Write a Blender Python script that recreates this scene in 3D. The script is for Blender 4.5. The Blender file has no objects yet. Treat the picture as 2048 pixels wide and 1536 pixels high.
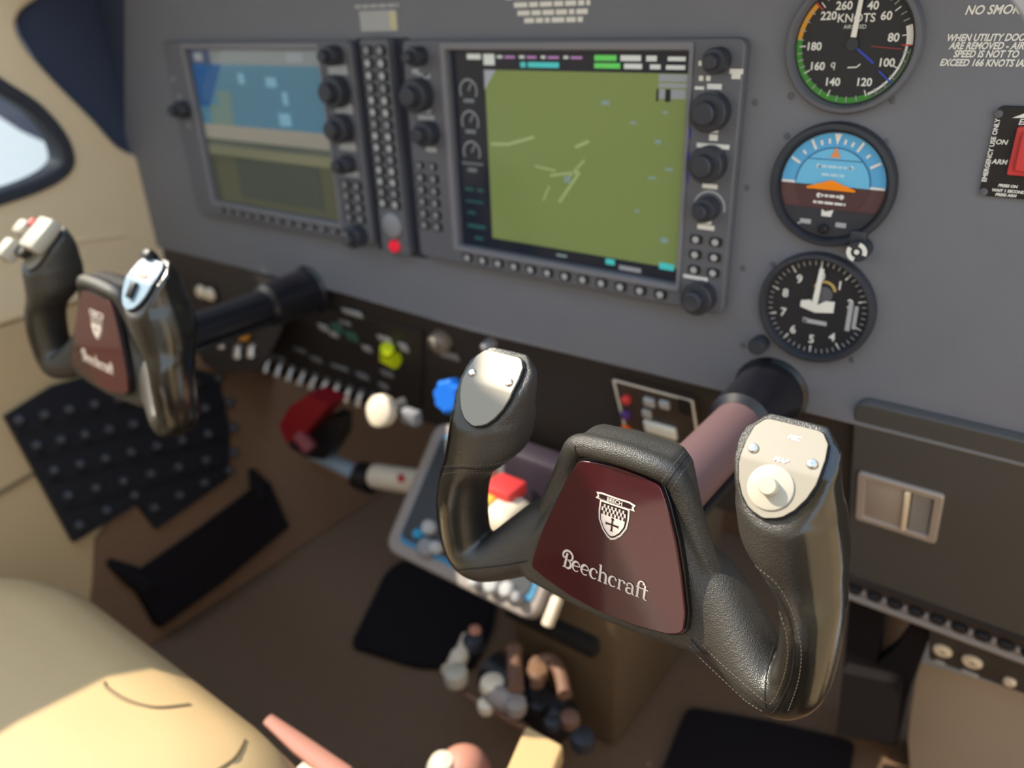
import bpy, bmesh, math, random
import numpy as np
from mathutils import Vector, Matrix
from mathutils.bvhtree import BVHTree
random.seed(7)
S = bpy.context.scene
COL = S.collection
R = math.radians
ZO = 0.60          # height of the display centre above the cabin floor

# ------------------------------------------------------------------ camera
F_PX = 1573.8
CP = np.array([0.3477, -0.5195, 0.1129 + ZO])
RM = np.array([[0.8009, 0.5978, -0.0354], [0.2355, -0.3692, -0.8990], [-0.5505, 0.7117, -0.4365]])
U_, _, V_ = np.linalg.svd(RM); RM = U_ @ V_
cam_d = bpy.data.cameras.new('camera'); cam = bpy.data.objects.new('camera', cam_d); COL.objects.link(cam)
cam_d.sensor_width = 36; cam_d.lens = F_PX / 2048 * 36
cam_d.clip_start = 0.01; cam_d.clip_end = 500
mw = Matrix.Identity(4)
for i in range(3):
    mw[i][0] = RM[0][i]; mw[i][1] = -RM[1][i]; mw[i][2] = -RM[2][i]; mw[i][3] = CP[i]
cam.matrix_world = mw
cam_d.dof.use_dof = True; cam_d.dof.focus_distance = 0.385; cam_d.dof.aperture_fstop = 4.8
cam_d.dof.aperture_blades = 0
S.camera = cam

# ------------------------------------------------------------------ world, sun, exposure
SUN_DIR = Vector((-0.65, -0.25, 0.72)).normalized()
w = bpy.data.worlds.new('sky'); S.world = w; w.use_nodes = True
nt = w.node_tree; nt.nodes.clear()
tc = nt.nodes.new('ShaderNodeTexCoord'); sep = nt.nodes.new('ShaderNodeSeparateXYZ')
ramp = nt.nodes.new('ShaderNodeValToRGB'); bg = nt.nodes.new('ShaderNodeBackground'); wo = nt.nodes.new('ShaderNodeOutputWorld')
nt.links.new(tc.outputs['Generated'], sep.inputs[0]); nt.links.new(sep.outputs['Z'], ramp.inputs[0])
e = ramp.color_ramp.elements
e[0].position = 0.0; e[0].color = (0.62, 0.66, 0.66, 1)
e[1].position = 1.0; e[1].color = (0.42, 0.62, 0.92, 1)
m_ = ramp.color_ramp.elements.new(0.12); m_.color = (0.80, 0.88, 0.92, 1)
nt.links.new(ramp.outputs[0], bg.inputs[0]); bg.inputs[1].default_value = 2.2
nt.links.new(bg.outputs[0], wo.inputs[0])
sd = bpy.data.lights.new('sun', 'SUN'); sun = bpy.data.objects.new('sun', sd); COL.objects.link(sun)
sd.energy = 7.5; sd.angle = R(0.53); sd.color = (1.0, 0.89, 0.71)
sun.rotation_euler = SUN_DIR.to_track_quat('Z', 'Y').to_euler(); sun.location = (-3, -2, 4)
S.view_settings.view_transform = 'Standard'; S.view_settings.look = 'None'
S.view_settings.exposure = 0.0; S.view_settings.gamma = 1.0; S.view_settings.use_curve_mapping = False
try:
    S.cycles.use_denoising = True; S.cycles.max_bounces = 8; S.cycles.sample_clamp_indirect = 6
except Exception: pass

# ------------------------------------------------------------------ helpers
def srgb(c):
    return tuple(((v / 255) / 12.92 if v / 255 <= .04045 else ((v / 255 + .055) / 1.055) ** 2.4) for v in c) + (1,)

def mat(name, c, rough=.5, metal=0., bump=0., bscale=200., emit=0., coat=0., spec=.5, var=0., vscale=20., trans=0.):
    m = bpy.data.materials.new(name); m.use_nodes = True
    t = m.node_tree; b = t.nodes['Principled BSDF']
    col = srgb(c)
    b.inputs['Base Color'].default_value = col; b.inputs['Roughness'].default_value = rough
    b.inputs['Metallic'].default_value = metal; b.inputs['Specular IOR Level'].default_value = spec
    b.inputs['Coat Weight'].default_value = coat; b.inputs['Coat Roughness'].default_value = .04
    if trans: b.inputs['Transmission Weight'].default_value = trans
    if emit:
        b.inputs['Emission Color'].default_value = col; b.inputs['Emission Strength'].default_value = emit
    if bump or var:
        co = t.nodes.new('ShaderNodeTexCoord')
    if bump:
        n = t.nodes.new('ShaderNodeTexNoise'); n.inputs['Scale'].default_value = bscale; n.inputs['Detail'].default_value = 4
        t.links.new(co.outputs['Object'], n.inputs['Vector'])
        bp = t.nodes.new('ShaderNodeBump'); bp.inputs['Strength'].default_value = bump; bp.inputs['Distance'].default_value = .001
        t.links.new(n.outputs['Fac'], bp.inputs['Height']); t.links.new(bp.outputs[0], b.inputs['Normal'])
    if var:
        n2 = t.nodes.new('ShaderNodeTexNoise'); n2.inputs['Scale'].default_value = vscale; n2.inputs['Detail'].default_value = 5
        t.links.new(co.outputs['Object'], n2.inputs['Vector'])
        mx = t.nodes.new('ShaderNodeMix'); mx.data_type = 'RGBA'
        mx.inputs['A'].default_value = tuple(v * (1 - var) for v in col[:3]) + (1,)
        mx.inputs['B'].default_value = tuple(min(1, v * (1 + var)) for v in col[:3]) + (1,)
        t.links.new(n2.outputs['Fac'], mx.inputs['Factor']); t.links.new(mx.outputs['Result'], b.inputs['Base Color'])
    return m

class MB:
    """collects shapes into one mesh"""
    def __init__(s, M=None): s.bm = bmesh.new(); s.M = M or Matrix.Identity(4)
    def _v(s, p): return s.bm.verts.new(s.M @ Vector(p))
    def box(s, c, d, bev=0., seg=2, rot=None):
        m = s.M @ Matrix.Translation(c) @ (rot.to_4x4() if rot else Matrix.Identity(4)) @ Matrix.Diagonal((d[0], d[1], d[2], 1))
        r = bmesh.ops.create_cube(s.bm, size=1, matrix=m)
        if bev:
            es = {e for v in r['verts'] for e in v.link_edges}
            bmesh.ops.bevel(s.bm, geom=list(es), offset=bev, segments=seg, profile=.5, affect='EDGES')
        return s
    def rings(s, rs, cap=True, closed=False):
        vs = [[s._v(p) for p in r] for r in rs]
        n = len(vs[0])
        pairs = list(zip(vs, vs[1:])) + ([(vs[-1], vs[0])] if closed else [])
        for a, b in pairs:
            for i in range(n):
                j = (i + 1) % n
                try: s.bm.faces.new((a[i], a[j], b[j], b[i]))
                except ValueError: pass
        if cap and not closed:
            s.bm.faces.new(vs[0][::-1]); s.bm.faces.new(vs[-1])
        return s
    def lathe(s, prof, seg=20, o=(0, 0, 0), M=None):
        """profile of (r, z) about local z"""
        M = M or Matrix.Identity(4); o = Vector(o)
        rs = []
        for r, z in prof:
            r = max(r, 1e-5)
            rs.append([o + (M @ Vector((r * math.cos(2 * math.pi * k / seg), r * math.sin(2 * math.pi * k / seg), z))) for k in range(seg)])
        return s.rings(rs)
    def tube(s, pts, r, seg=10, cap=True, flat=1.):
        pts = [Vector(p) for p in pts]; n = len(pts)
        rr = r if isinstance(r, (list, tuple)) else [r] * n
        rs = []; up = None
        for i, p in enumerate(pts):
            t = (pts[min(i + 1, n - 1)] - pts[max(i - 1, 0)]).normalized()
            if up is None:
                up = Vector((0, 0, 1)) if abs(t.z) < .9 else Vector((1, 0, 0))
            a = (up - t * up.dot(t)).normalized(); b = t.cross(a); up = a
            rs.append([p + (a * math.cos(2 * math.pi * k / seg) * flat + b * math.sin(2 * math.pi * k / seg)) * rr[i] for k in range(seg)])
        return s.rings(rs, cap)
    def prism(s, outline, z0, z1, holes=(), bev=0., seg=2):
        """2D outline (with holes) extruded in local z"""
        cu = bpy.data.curves.new('t', 'CURVE'); cu.dimensions = '2D'; cu.fill_mode = 'BOTH'
        cu.extrude = (z1 - z0) / 2 - bev if bev else (z1 - z0) / 2
        for ring in [outline] + list(holes):
            sp = cu.splines.new('POLY'); sp.points.add(len(ring) - 1)
            for q, p in zip(ring, sp.points): p.co = (q[0], q[1], 0, 1)
            sp.use_cyclic_u = True
        if bev: cu.bevel_depth = bev; cu.bevel_resolution = seg; cu.offset = -bev
        me = curve_mesh(cu)
        me.transform(s.M @ Matrix.Translation((0, 0, (z0 + z1) / 2)))
        s.bm.from_mesh(me); bpy.data.meshes.remove(me)
        return s
    def flat(s, pts, z=0.):
        s.bm.faces.new([s._v((p[0], p[1], z)) for p in pts]); return s
    def stroke(s, pts, ws, z=0.):
        pts = [Vector((p[0], p[1])) for p in pts]; n = len(pts)
        if not isinstance(ws, (list, tuple)): ws = [ws] * n
        L = []; Rr = []
        for i, p in enumerate(pts):
            t = (pts[min(i + 1, n - 1)] - pts[max(i - 1, 0)])
            if t.length < 1e-9: t = Vector((1, 0))
            t.normalize(); nn = Vector((-t.y, t.x)) * ws[i] / 2
            L.append(s._v((p.x + nn.x, p.y + nn.y, z))); Rr.append(s._v((p.x - nn.x, p.y - nn.y, z)))
        for i in range(n - 1):
            s.bm.faces.new((Rr[i], Rr[i + 1], L[i + 1], L[i]))
        return s
    def disc(s, c, r, z=0., seg=14, ry=None):
        ry = ry or r
        s.bm.faces.new([s._v((c[0] + r * math.cos(2 * math.pi * k / seg), c[1] + ry * math.sin(2 * math.pi * k / seg), z)) for k in range(seg)]); return s
    def arcband(s, c, r0, r1, a0, a1, z=0., n=16):
        pts = [(c[0] + (r0 + r1) / 2 * math.sin(R(a0 + (a1 - a0) * k / n)), c[1] + (r0 + r1) / 2 * math.cos(R(a0 + (a1 - a0) * k / n))) for k in range(n + 1)]
        return s.stroke(pts, r1 - r0, z)
    def text(s, body, x, y, size, z=0., align='LEFT', shear=0., rot=0., bold=0., sx=1.):
        cu = bpy.data.curves.new('t', 'FONT'); cu.body = body; cu.size = size; cu.align_x = align; cu.shear = shear
        cu.offset = bold; cu.resolution_u = 3
        me = curve_mesh(cu)
        me.transform(s.M @ Matrix.Translation((x, y, z)) @ Matrix.Rotation(R(rot), 4, 'Z') @ Matrix.Diagonal((sx, 1, 1, 1)))
        s.bm.from_mesh(me); bpy.data.meshes.remove(me); return s
    def build(s, name, m, parent=None, ang=35, label=None, fix=True):
        if fix: bmesh.ops.recalc_face_normals(s.bm, faces=s.bm.faces)
        me = bpy.data.meshes.new(name); s.bm.to_mesh(me); s.bm.free()
        me.materials.append(m)
        if len(me.polygons):
            me.polygons.foreach_set('use_smooth', [True] * len(me.polygons)); me.set_sharp_from_angle(angle=R(ang))
        return link(name, me, parent, label)

def curve_mesh(cu):
    o = bpy.data.objects.new('t', cu); COL.objects.link(o)
    dg = bpy.context.evaluated_depsgraph_get(); dg.update()
    me = bpy.data.meshes.new_from_object(o.evaluated_get(dg))
    bpy.data.objects.remove(o); bpy.data.curves.remove(cu)
    return me

def link(name, me, parent=None, label=None):
    o = bpy.data.objects.new(name, me); COL.objects.link(o)
    if parent: o.parent = parent
    if label: o['label'] = label
    return o

def tag(o, label=None, cat=None, group=None, kind=None):
    if label: o['label'] = label
    if cat: o['category'] = cat
    if group: o['group'] = group
    if kind: o['kind'] = kind
    return o

def thing(name, label, cat, loc=(0, 0, 0), rot=(0, 0, 0), group=None):
    o = bpy.data.objects.new(name, None); COL.objects.link(o); o.empty_display_size = .02
    o.location = loc; o.rotation_euler = rot
    return tag(o, label, cat, group)

PR = (R(90), 0, 0)                        # panel frame: x right, y up, z out towards the cabin
def pthing(name, label, cat, x, z, group=None, y=0.): return thing(name, label, cat, (x, y, z + ZO), PR, group)

def ray(px, py):
    return RM.T @ np.array([(px - 1024) / F_PX, (py - 768) / F_PX, 1.])
class Frame:
    """a plane in the cabin with its own axes"""
    def __init__(s, o, rot):
        s.o = Vector(o); s.rot = rot; s.M = Matrix.Translation(o) @ Matrix(rot.to_matrix() if hasattr(rot, 'to_matrix') else rot).to_4x4()
        s.I = s.M.inverted()
    def uv(s, px, py, h=0.):
        d = s.I.to_3x3() @ Vector(ray(px, py)); c = s.I @ Vector(CP)
        t = (h - c.z) / d.z; q = c + d * t
        return (q.x, q.y)
from mathutils import Euler
def at(px, py, ax, v):
    d = ray(px, py); t = (v - CP[ax]) / d[ax]; return Vector(CP + t * d)
PANEL = Frame((0, 0, ZO), Euler(PR))
SUB_ROT = (R(90 + 22), 0, 0)
SUBP = Frame((0, 0.004, ZO - .155), Euler(SUB_ROT))
def sthing(name, label, cat, u, v, group=None, h=0.):
    return thing(name, label, cat, SUBP.M @ Vector((u, v, h)), SUB_ROT, group)

def rrect(x0, y0, x1, y1, r, n=4):
    out = []
    for cx, cy, a in ((x1 - r, y1 - r, 0), (x0 + r, y1 - r, 90), (x0 + r, y0 + r, 180), (x1 - r, y0 + r, 270)):
        for k in range(n + 1):
            t = R(a + 90 * k / n); out.append((cx + r * math.cos(t), cy + r * math.sin(t)))
    return out
def roundpoly(pts, r, n=4):
    out = []; N = len(pts)
    rr = r if isinstance(r, (list, tuple)) else [r] * N
    for i in range(N):
        p = Vector(pts[i][:2]); a = Vector(pts[i - 1][:2]); b = Vector(pts[(i + 1) % N][:2])
        da = (a - p); db = (b - p); ra = min(rr[i], da.length * .49, db.length * .49)
        p0 = p + da.normalized() * ra; p1 = p + db.normalized() * ra
        for k in range(n + 1):
            t = k / n; q = p0 * (1 - t) ** 2 + p * 2 * t * (1 - t) + p1 * t * t; out.append((q.x, q.y))
    return out
def circ(cx, cy, r, n=32): return [(cx + r * math.cos(2 * math.pi * k / n), cy + r * math.sin(2 * math.pi * k / n)) for k in range(n)]
def spl(pts, n=6):
    """Catmull-Rom through points"""
    P = [Vector(p) for p in pts]; out = []
    for i in range(len(P) - 1):
        a = P[max(i - 1, 0)]; b = P[i]; c = P[i + 1]; d = P[min(i + 2, len(P) - 1)]
        for k in range(n):
            t = k / n
            out.append(.5 * ((2 * b) + (c - a) * t + (2 * a - 5 * b + 4 * c - d) * t * t + (3 * b - 3 * c + d - a) * t ** 3))
    out.append(P[-1]); return out

# ------------------------------------------------------------------ materials
M_panel = mat('panel_paint', (114, 117, 126), .55, bump=.06, bscale=900, var=.05, vscale=30)
M_sub = mat('subpanel_paint', (54, 50, 50), .6, bump=.05, bscale=900)
M_glove = mat('glove_paint', (78, 79, 81), .6, bump=.05, bscale=900)
M_navy = mat('cheek_shade', (52, 62, 88), .7, bump=.1, bscale=600)
M_bezel = mat('bezel_plastic', (96, 98, 106), .5)
M_surround = mat('surround_plastic', (122, 122, 130), .4)
M_black = mat('black_plastic', (22, 22, 26), .45)
M_knob = mat('knob_rubber', (50, 53, 62), .5)
M_gap = mat('dark_gap', (12, 12, 14), .8)
M_white = mat('white_print', (235, 235, 230), .6)
M_grey = mat('grey_print', (175, 178, 182), .6)
M_key = mat('key_grey', (138, 140, 147), .55)
M_tan = mat('tan_vinyl', (232, 210, 174), .55, bump=.12, bscale=500, var=.06, vscale=8)
M_seat = mat('seat_leather', (204, 174, 128), .42, bump=.1, bscale=400, var=.04)
M_seam = mat('seat_piping', (128, 108, 76), .6)
M_carpet = mat('carpet', (112, 90, 72), .95, bump=.8, bscale=700, var=.15, vscale=120, spec=.1)
M_brown = mat('brown_trim', (122, 94, 72), .9, bump=.5, bscale=600, var=.1, vscale=60, spec=.15)
M_mat = mat('black_mat', (26, 22, 24), .9, bump=.5, bscale=500, spec=.15)
M_breaker = mat('breaker_face', (19, 20, 28), .6, spec=.3)
M_steel = mat('brushed_steel', (150, 143, 130), .5, metal=.12, bump=.04, bscale=1500)
M_blueplate = mat('pale_blue_plate', (138, 160, 176), .4)
M_chrome = mat('screw_chrome', (210, 205, 200), .22, metal=1.)
M_silver = mat('silver_toggle', (190, 186, 182), .3, metal=.8)
M_burg = mat('burgundy_gloss', (62, 8, 22), .2, spec=.3, coat=1.)
M_cream = mat('cream_print', (226, 214, 204), .55)
M_ink = mat('dark_ink', (40, 8, 14), .5)
M_rim = mat('black_gloss', (14, 14, 16), .25)
M_plastic = mat('white_plastic', (180, 174, 158), .5)
M_red = mat('red_plastic', (205, 60, 62), .45)
M_dred = mat('dark_red_paint', (132, 14, 26), .5)
M_blue = mat('blue_plastic', (24, 110, 220), .35)
M_orange = mat('orange_plastic', (236, 110, 30), .45)
M_purple = mat('purple_plastic', (86, 50, 130), .45)
M_lime = mat('lime_plastic', (205, 220, 10), .5)
M_shaft = mat('shaft_black', (20, 20, 28), .32)
M_tube = mat('shaft_anodised', (124, 98, 101), .38, metal=.25)
M_grey_alu = mat('grey_trim', (148, 140, 136), .5)
M_pink = mat('salmon_plastic', (196, 138, 120), .5)
M_taupe = mat('taupe_plastic', (118, 88, 72), .55)
M_ped = mat('pedestal_carpet', (98, 82, 64), .9, bump=.4, bscale=600, var=.1, spec=.15)
M_thread = mat('thread', (98, 91, 82), .7)
M_seal = mat('window_seal', (44, 48, 58), .6)
M_glass = mat('tinted_glass', (205, 213, 220), .0, trans=1., spec=.3)
M_knobcream = mat('cream_plastic', (232, 218, 196), .45)

def screen_mat(name, c, e=.75):
    return mat(name, c, .12, emit=e, spec=.4)

# leather: grain on the arms, polished by hands on the horns
M_leather = bpy.data.materials.new('yoke_leather'); M_leather.use_nodes = True
t = M_leather.node_tree; b = t.nodes['Principled BSDF']
b.inputs['Base Color'].default_value = srgb((36, 34, 32)); b.inputs['Specular IOR Level'].default_value = 1.0
co = t.nodes.new('ShaderNodeTexCoord'); sx = t.nodes.new('ShaderNodeSeparateXYZ'); t.links.new(co.outputs['Object'], sx.inputs[0])
ab = t.nodes.new('ShaderNodeMath'); ab.operation = 'ABSOLUTE'; t.links.new(sx.outputs['X'], ab.inputs[0])
mr = t.nodes.new('ShaderNodeMapRange'); mr.inputs['From Min'].default_value = .080; mr.inputs['From Max'].default_value = .100
t.links.new(ab.outputs[0], mr.inputs['Value'])
mrr = t.nodes.new('ShaderNodeMapRange'); mrr.inputs['To Min'].default_value = .5; mrr.inputs['To Max'].default_value = .14
t.links.new(mr.outputs[0], mrr.inputs['Value']); t.links.new(mrr.outputs[0], b.inputs['Roughness'])
mcl = t.nodes.new('ShaderNodeMix'); mcl.data_type = 'RGBA'; mcl.inputs['A'].default_value = srgb((50, 47, 43)); mcl.inputs['B'].default_value = srgb((26, 25, 23))  # hub and arms lighter, some of their sunlit tone put into the colour
t.links.new(mr.outputs[0], mcl.inputs['Factor']); t.links.new(mcl.outputs['Result'], b.inputs['Base Color'])
msp = t.nodes.new('ShaderNodeMapRange'); msp.inputs['To Min'].default_value = 1.0; msp.inputs['To Max'].default_value = .75
t.links.new(mr.outputs[0], msp.inputs['Value']); t.links.new(msp.outputs[0], b.inputs['Specular IOR Level'])
vo = t.nodes.new('ShaderNodeTexVoronoi'); vo.inputs['Scale'].default_value = 1500; t.links.new(co.outputs['Object'], vo.inputs['Vector'])
no = t.nodes.new('ShaderNodeTexNoise'); no.inputs['Scale'].default_value = 700; no.inputs['Detail'].default_value = 6; t.links.new(co.outputs['Object'], no.inputs['Vector'])
ad = t.nodes.new('ShaderNodeMath'); ad.operation = 'ADD'; t.links.new(vo.outputs['Distance'], ad.inputs[0]); t.links.new(no.outputs['Fac'], ad.inputs[1])
mrb = t.nodes.new('ShaderNodeMapRange'); mrb.inputs['To Min'].default_value = .42; mrb.inputs['To Max'].default_value = .06
t.links.new(mr.outputs[0], mrb.inputs['Value'])
bp = t.nodes.new('ShaderNodeBump'); bp.inputs['Distance'].default_value = .0007
t.links.new(mrb.outputs[0], bp.inputs['Strength']); t.links.new(ad.outputs[0], bp.inputs['Height']); t.links.new(bp.outputs[0], b.inputs['Normal'])

# ================================================================== THE SETTING
# floor
f = MB(); f.box((-.05, -.55, -.01), (1.5, 2.3, .02))
tag(f.build('floor', M_carpet), kind='structure')
# firewall behind the foot wells
f = MB(); f.box((-.05, .42, .3), (1.5, .02, .62))
tag(f.build('wall_front', M_brown), kind='structure')
# left sidewall: vertical above, leaning inboard below
def wl_x(z):                                   # z relative to the display centre
    return -.63 if z > -.2 else -.63 - .35 * (z + .2)
WL_K = .35
wl_n = Vector((1, 0, WL_K)).normalized()
def wlow(px, py, h=0.):
    P0 = Vector((-.63, 0, ZO - .2)) + wl_n * h; d = Vector(ray(px, py)); c = Vector(CP)
    return c + d * ((P0 - c).dot(wl_n) / d.dot(wl_n))
# upper part in local (x=forward, y=up, z=into cabin)
WLR = Matrix(((0, 0, 1), (1, 0, 0), (0, 1, 0)))
WALL = Frame((-.63, 0, ZO), WLR)
edge_px = [(340, 490), (322, 420), (300, 330), (240, 295), (190, 240), (130, 180), (85, 132), (55, 95), (36, 55), (42, 28), (60, 10), (95, -12), (150, -40)]
edge = [WALL.uv(*q) for q in edge_px]
edge = [(p.x, p.y) for p in spl([(a[0], a[1]) for a in edge], 4)]
win_px = [(-60, 118), (0, 165), (70, 210), (118, 262), (138, 305), (136, 335), (108, 360), (60, 382), (0, 402), (-70, 425)]
win = [WALL.uv(*q) for q in win_px]
win = [(p.x, p.y) for p in spl(win, 4)] + [(-.50, -.075), (-.56, -.02), (-.56, .07), (-.50, .15), (-.30, .16)]
outline = [(.018, -.2)] + edge + [(-.1, .185), (-1.7, .185), (-1.7, -.2)]
wm = MB(WALL.M); wm.prism(outline, -.02, 0, holes=[win], bev=.006)
wlow_m = MB()
zs = [(-.2, -.63), (-.60, -.63 + .35 * .40)]
A = [Vector((zs[0][1], .016, ZO - .2)), Vector((zs[0][1], -1.7, ZO - .2)), Vector((zs[1][1], -1.7, 0)), Vector((zs[1][1], .016, 0))]
wall = wm.build('wall_left', M_tan); tag(wall, kind='structure')
lo = MB()
lo.box((-.665, -.84, ZO - .21), (.012, 1.7, .14))
lo.rings([[A[0], A[1], A[2], A[3]], [p + Vector((-.03, 0, -.01)) for p in A]])
lower_trim = tag(lo.build('trim_1', mat('shaded_vinyl', (188, 160, 118), .6, bump=.12, bscale=500, var=.06, vscale=8)), kind='structure')  # tan darkened to carry the shade low on the sidewall
# armrest ledge edge of the beige trim, and brown carpeted kick panel in front of it
kk = MB()
pts_px = [(140, 1085), (455, 780), (700, 760), (700, 1250), (330, 1250)]
def wl_poly(px, h0, h1):
    a = [wlow(*q, h=h0) for q in px]
    return [a, [p + wl_n * (h1 - h0) for p in a]]
def wl_at(y, z, h): return Vector((-.63 - WL_K * (z + .2), y, ZO + z)) + wl_n * h
kyz = [(-.212, -.455), (-.10, -.40), (-.03, -.33), (.0, -.205), (.42, -.205), (.42, -.60), (-.30, -.60), (-.235, -.50)]
kk.rings([[wl_at(a, b_, .001) for a, b_ in kyz], [wl_at(a, b_, .006) for a, b_ in kyz]])
tag(kk.build('trim_2', M_brown), kind='structure')

# window 1: seal ring + pane
wf = thing('window_1', 'small rounded cabin side window with a black rubber seal in the tan sidewall', None, (0, 0, 0)); wf['kind'] = 'structure'
cw = Vector((sum(p[0] for p in win) / len(win), sum(p[1] for p in win) / len(win)))
def grow(pts, d):
    out = []
    N = len(pts)
    for i in range(N):
        a = Vector(pts[i - 1]); c = Vector(pts[(i + 1) % N]); t_ = (c - a).normalized(); nn = Vector((t_.y, -t_.x))
        if nn.dot(Vector(pts[i]) - cw) < 0: nn = -nn
        out.append((pts[i][0] + nn.x * d, pts[i][1] + nn.y * d))
    return out
sm = MB(WALL.M); sm.prism(grow(win, .004), -.018, .005, holes=[grow(win, -.009)], bev=.002); sm.build('window_seal', M_seal, wf)
pm = MB(WALL.M); pm.prism(grow(win, -.007), -.014, -.011); pm.build('window_pane', M_glass, wf)

# cheek with panel shade in its colour, glareshield, added sun blockers, ceiling: what shades the cabin
ckp = [PANEL.uv(*q_, -.002) for q_ in ((326, 490), (300, 400), (262, 335), (200, 282), (150, 225), (100, 172), (60, 128), (22, 75), (16, 30), (40, -10), (80, -90))]
ck = MB(PANEL.M); ck.prism(ckp + [(-.500, .21), (-.505, -.150)], -.008, -.002)
tag(ck.build('trim_3', M_navy), kind='structure')  # the panel's shaded left end, its shade given as navy colour
sk = MB(Matrix.Translation((-.648, 0, ZO)) @ WLR.to_4x4()); sk.prism([(.02, -.2), (.02, .205), (-.09, .205), (-.09, .10), (-.055, .0), (-.02, -.06), (.0, -.2)], -.006, .006)
tag(sk.build('gap_blocker', M_navy), kind='structure')  # skin added in the gap to keep sun off the panel
rw = MB(); rw.box((.56, -.80, ZO - .32), (.03, 1.6, .60), .01); tag(rw.build('wall_right', M_tan), kind='structure')
gs = MB(); gs.box((-.08, .10, ZO + .215), (1.3, .46, .03), .012, 3)
tag(gs.build('trim_4', M_black), kind='structure')
rr_ = MB(WALL.M); rr_.prism([(-1.7, .60), (.3, .60), (.3, .735), (-.504, .735), (-.526, .773), (-1.7, .775)], -.02, .0, bev=.002)
tag(rr_.build('sun_blocker', M_tan), kind='structure')  # unseen strip added to block sun, top notched for the yoke's shadow edge
cl = MB(); cl.box((-.05, -1.3, ZO + .74), (1.3, 1.0, .02)); tag(cl.build('ceiling', M_tan), kind='structure')
wb = MB(); wb.box((-.05, -1.75, ZO + .05), (1.3, .02, 1.4)); tag(wb.build('wall_back', M_tan), kind='structure')
# right side: tan kick panel below the jack panel, door sill
wr = MB()
kp = [(1842, 1325), (1832, 1360), (1822, 1420), (1816, 1480), (1822, 1560), (1900, 1640), (2300, 1640), (2300, 1440), (2050, 1385)]
kpp = [at(*q, 1, .135) for q in kp]
wr.rings([kpp, [p + Vector((0, .05, 0)) for p in kpp]])
tag(wr.build('trim_9', mat('kick_carpet', (166, 150, 132), .9, bump=.4, bscale=600, var=.06, spec=.15)), kind='structure')

# ================================================================== INSTRUMENT PANEL
ip = thing('instrument_panel', 'wide dark grey instrument panel holding the displays and round dials', 'instrument panel', (0, 0, ZO), PR)
pn = MB(); pn.prism([(-.662, -.158), (-.28, -.158), (-.10, -.163), (.10, -.16), (.55, -.158), (.55, .215), (-.50, .215), (-.56, .16), (-.66, -.05)], -.006, 0, bev=.0012)
pn.build('main_panel', M_panel, ip)
sb = MB(Matrix.Rotation(R(22), 4, 'X') if False else Matrix.Identity(4))
sp = thing('lower_subpanel', 'dark lower subpanel sloping away beneath the grey instrument panel', 'subpanel', SUBP.o, SUB_ROT)
sbl = [SUBP.uv(*q_, -.004) for q_ in ((520, 742), (600, 768), (770, 822), (850, 845))]
sb.prism(sbl + [ (.23, -.17), (.23, -.20), (.55, -.20), (.55, .0), (-.60, .0)], -.012, -.004, bev=.001)
sb.build('face_panel', M_sub, sp)
L0 = .0004
def lettering(parent, fn, name='lettering', m=M_white, label=None):
    q = MB(); fn(q); return q.build(name, m, parent, fix=False, label=label)
def pl_text(q):
    for s_, px in (('NO SMOKING', (1929, 29)), ('WHEN UTILITY DOORS', (1892, 82)), ('ARE REMOVED - AIR', (1898, 98)), ('SPEED IS NOT TO', (1906, 114)), ('EXCEED 166 KNOTS IAS', (1879, 131))):
        u, v = PANEL.uv(*px)
        q.text(s_, u, v, .0062 if s_[0] == 'N' else .0049, L0, shear=.22, bold=.00017, sx=.9 if s_[0] == 'N' else .8)
lettering(ip, pl_text)
def blur_lines(q, rows, z=L0, seed=1):
    """rows of illegible print: (x0, x1, y, height)"""
    rnd = random.Random(seed)
    for x0, x1, y, h in rows:
        x = x0
        while x < x1 - h * .4:
            l = min(rnd.uniform(1.2, 3.6) * h, x1 - x)
            q.flat([(x, y), (x + l, y), (x + l, y + h), (x, y + h)], z); x += l + h * .45
lettering(ip, lambda q: blur_lines(q, [(-.045, .034, .1145, .0032), (-.038, .028, .109, .0034), (-.035, .026, .1035, .0034), (-.029, .022, .0985, .0034)], seed=3), 'placard_print')
lettering(ip, lambda q: blur_lines(q, [(-.208, -.156, .1125, .0028)], seed=5), 'placard_print', M_grey)
q = MB(); q.prism(rrect(-.203, .0945, -.159, .1105, .001), 0, .0008); q.build('placard_plate', M_grey, ip)
q = MB(); q.prism(rrect(-.167, .0955, -.160, .1095, .0005), .0008, .0011); q.build('placard_strip', mat('old_label', (205, 200, 160), .6), ip)
def screw_mesh(r=.0028, h=.0011):
    q = MB(); q.lathe([(r, 0), (r, h * .3), (r * .75, h * .85), (.0002, h)], 12)
    for a in (0, 90):
        q.box((0, 0, h * .95), (r * 1.1 if a == 0 else r * .22, r * .22 if a == 0 else r * 1.1, h * .25))
    me = bpy.data.meshes.new('screw'); q.bm.to_mesh(me); q.bm.free(); return me
SC = screw_mesh(.0022, .0008); SC.materials.append(M_bezel)
for px in [(1512, 205), (1495, 375), (1487, 536), (1582, 192), (1786, 200), (1574, 272), (1773, 285), (1730, 555), (1545, 528), (1705, 720), (1485, 690)]:
    u, v = PANEL.uv(*px); o = link('screw', SC, ip); o.location = (u, v, 0)

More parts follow.
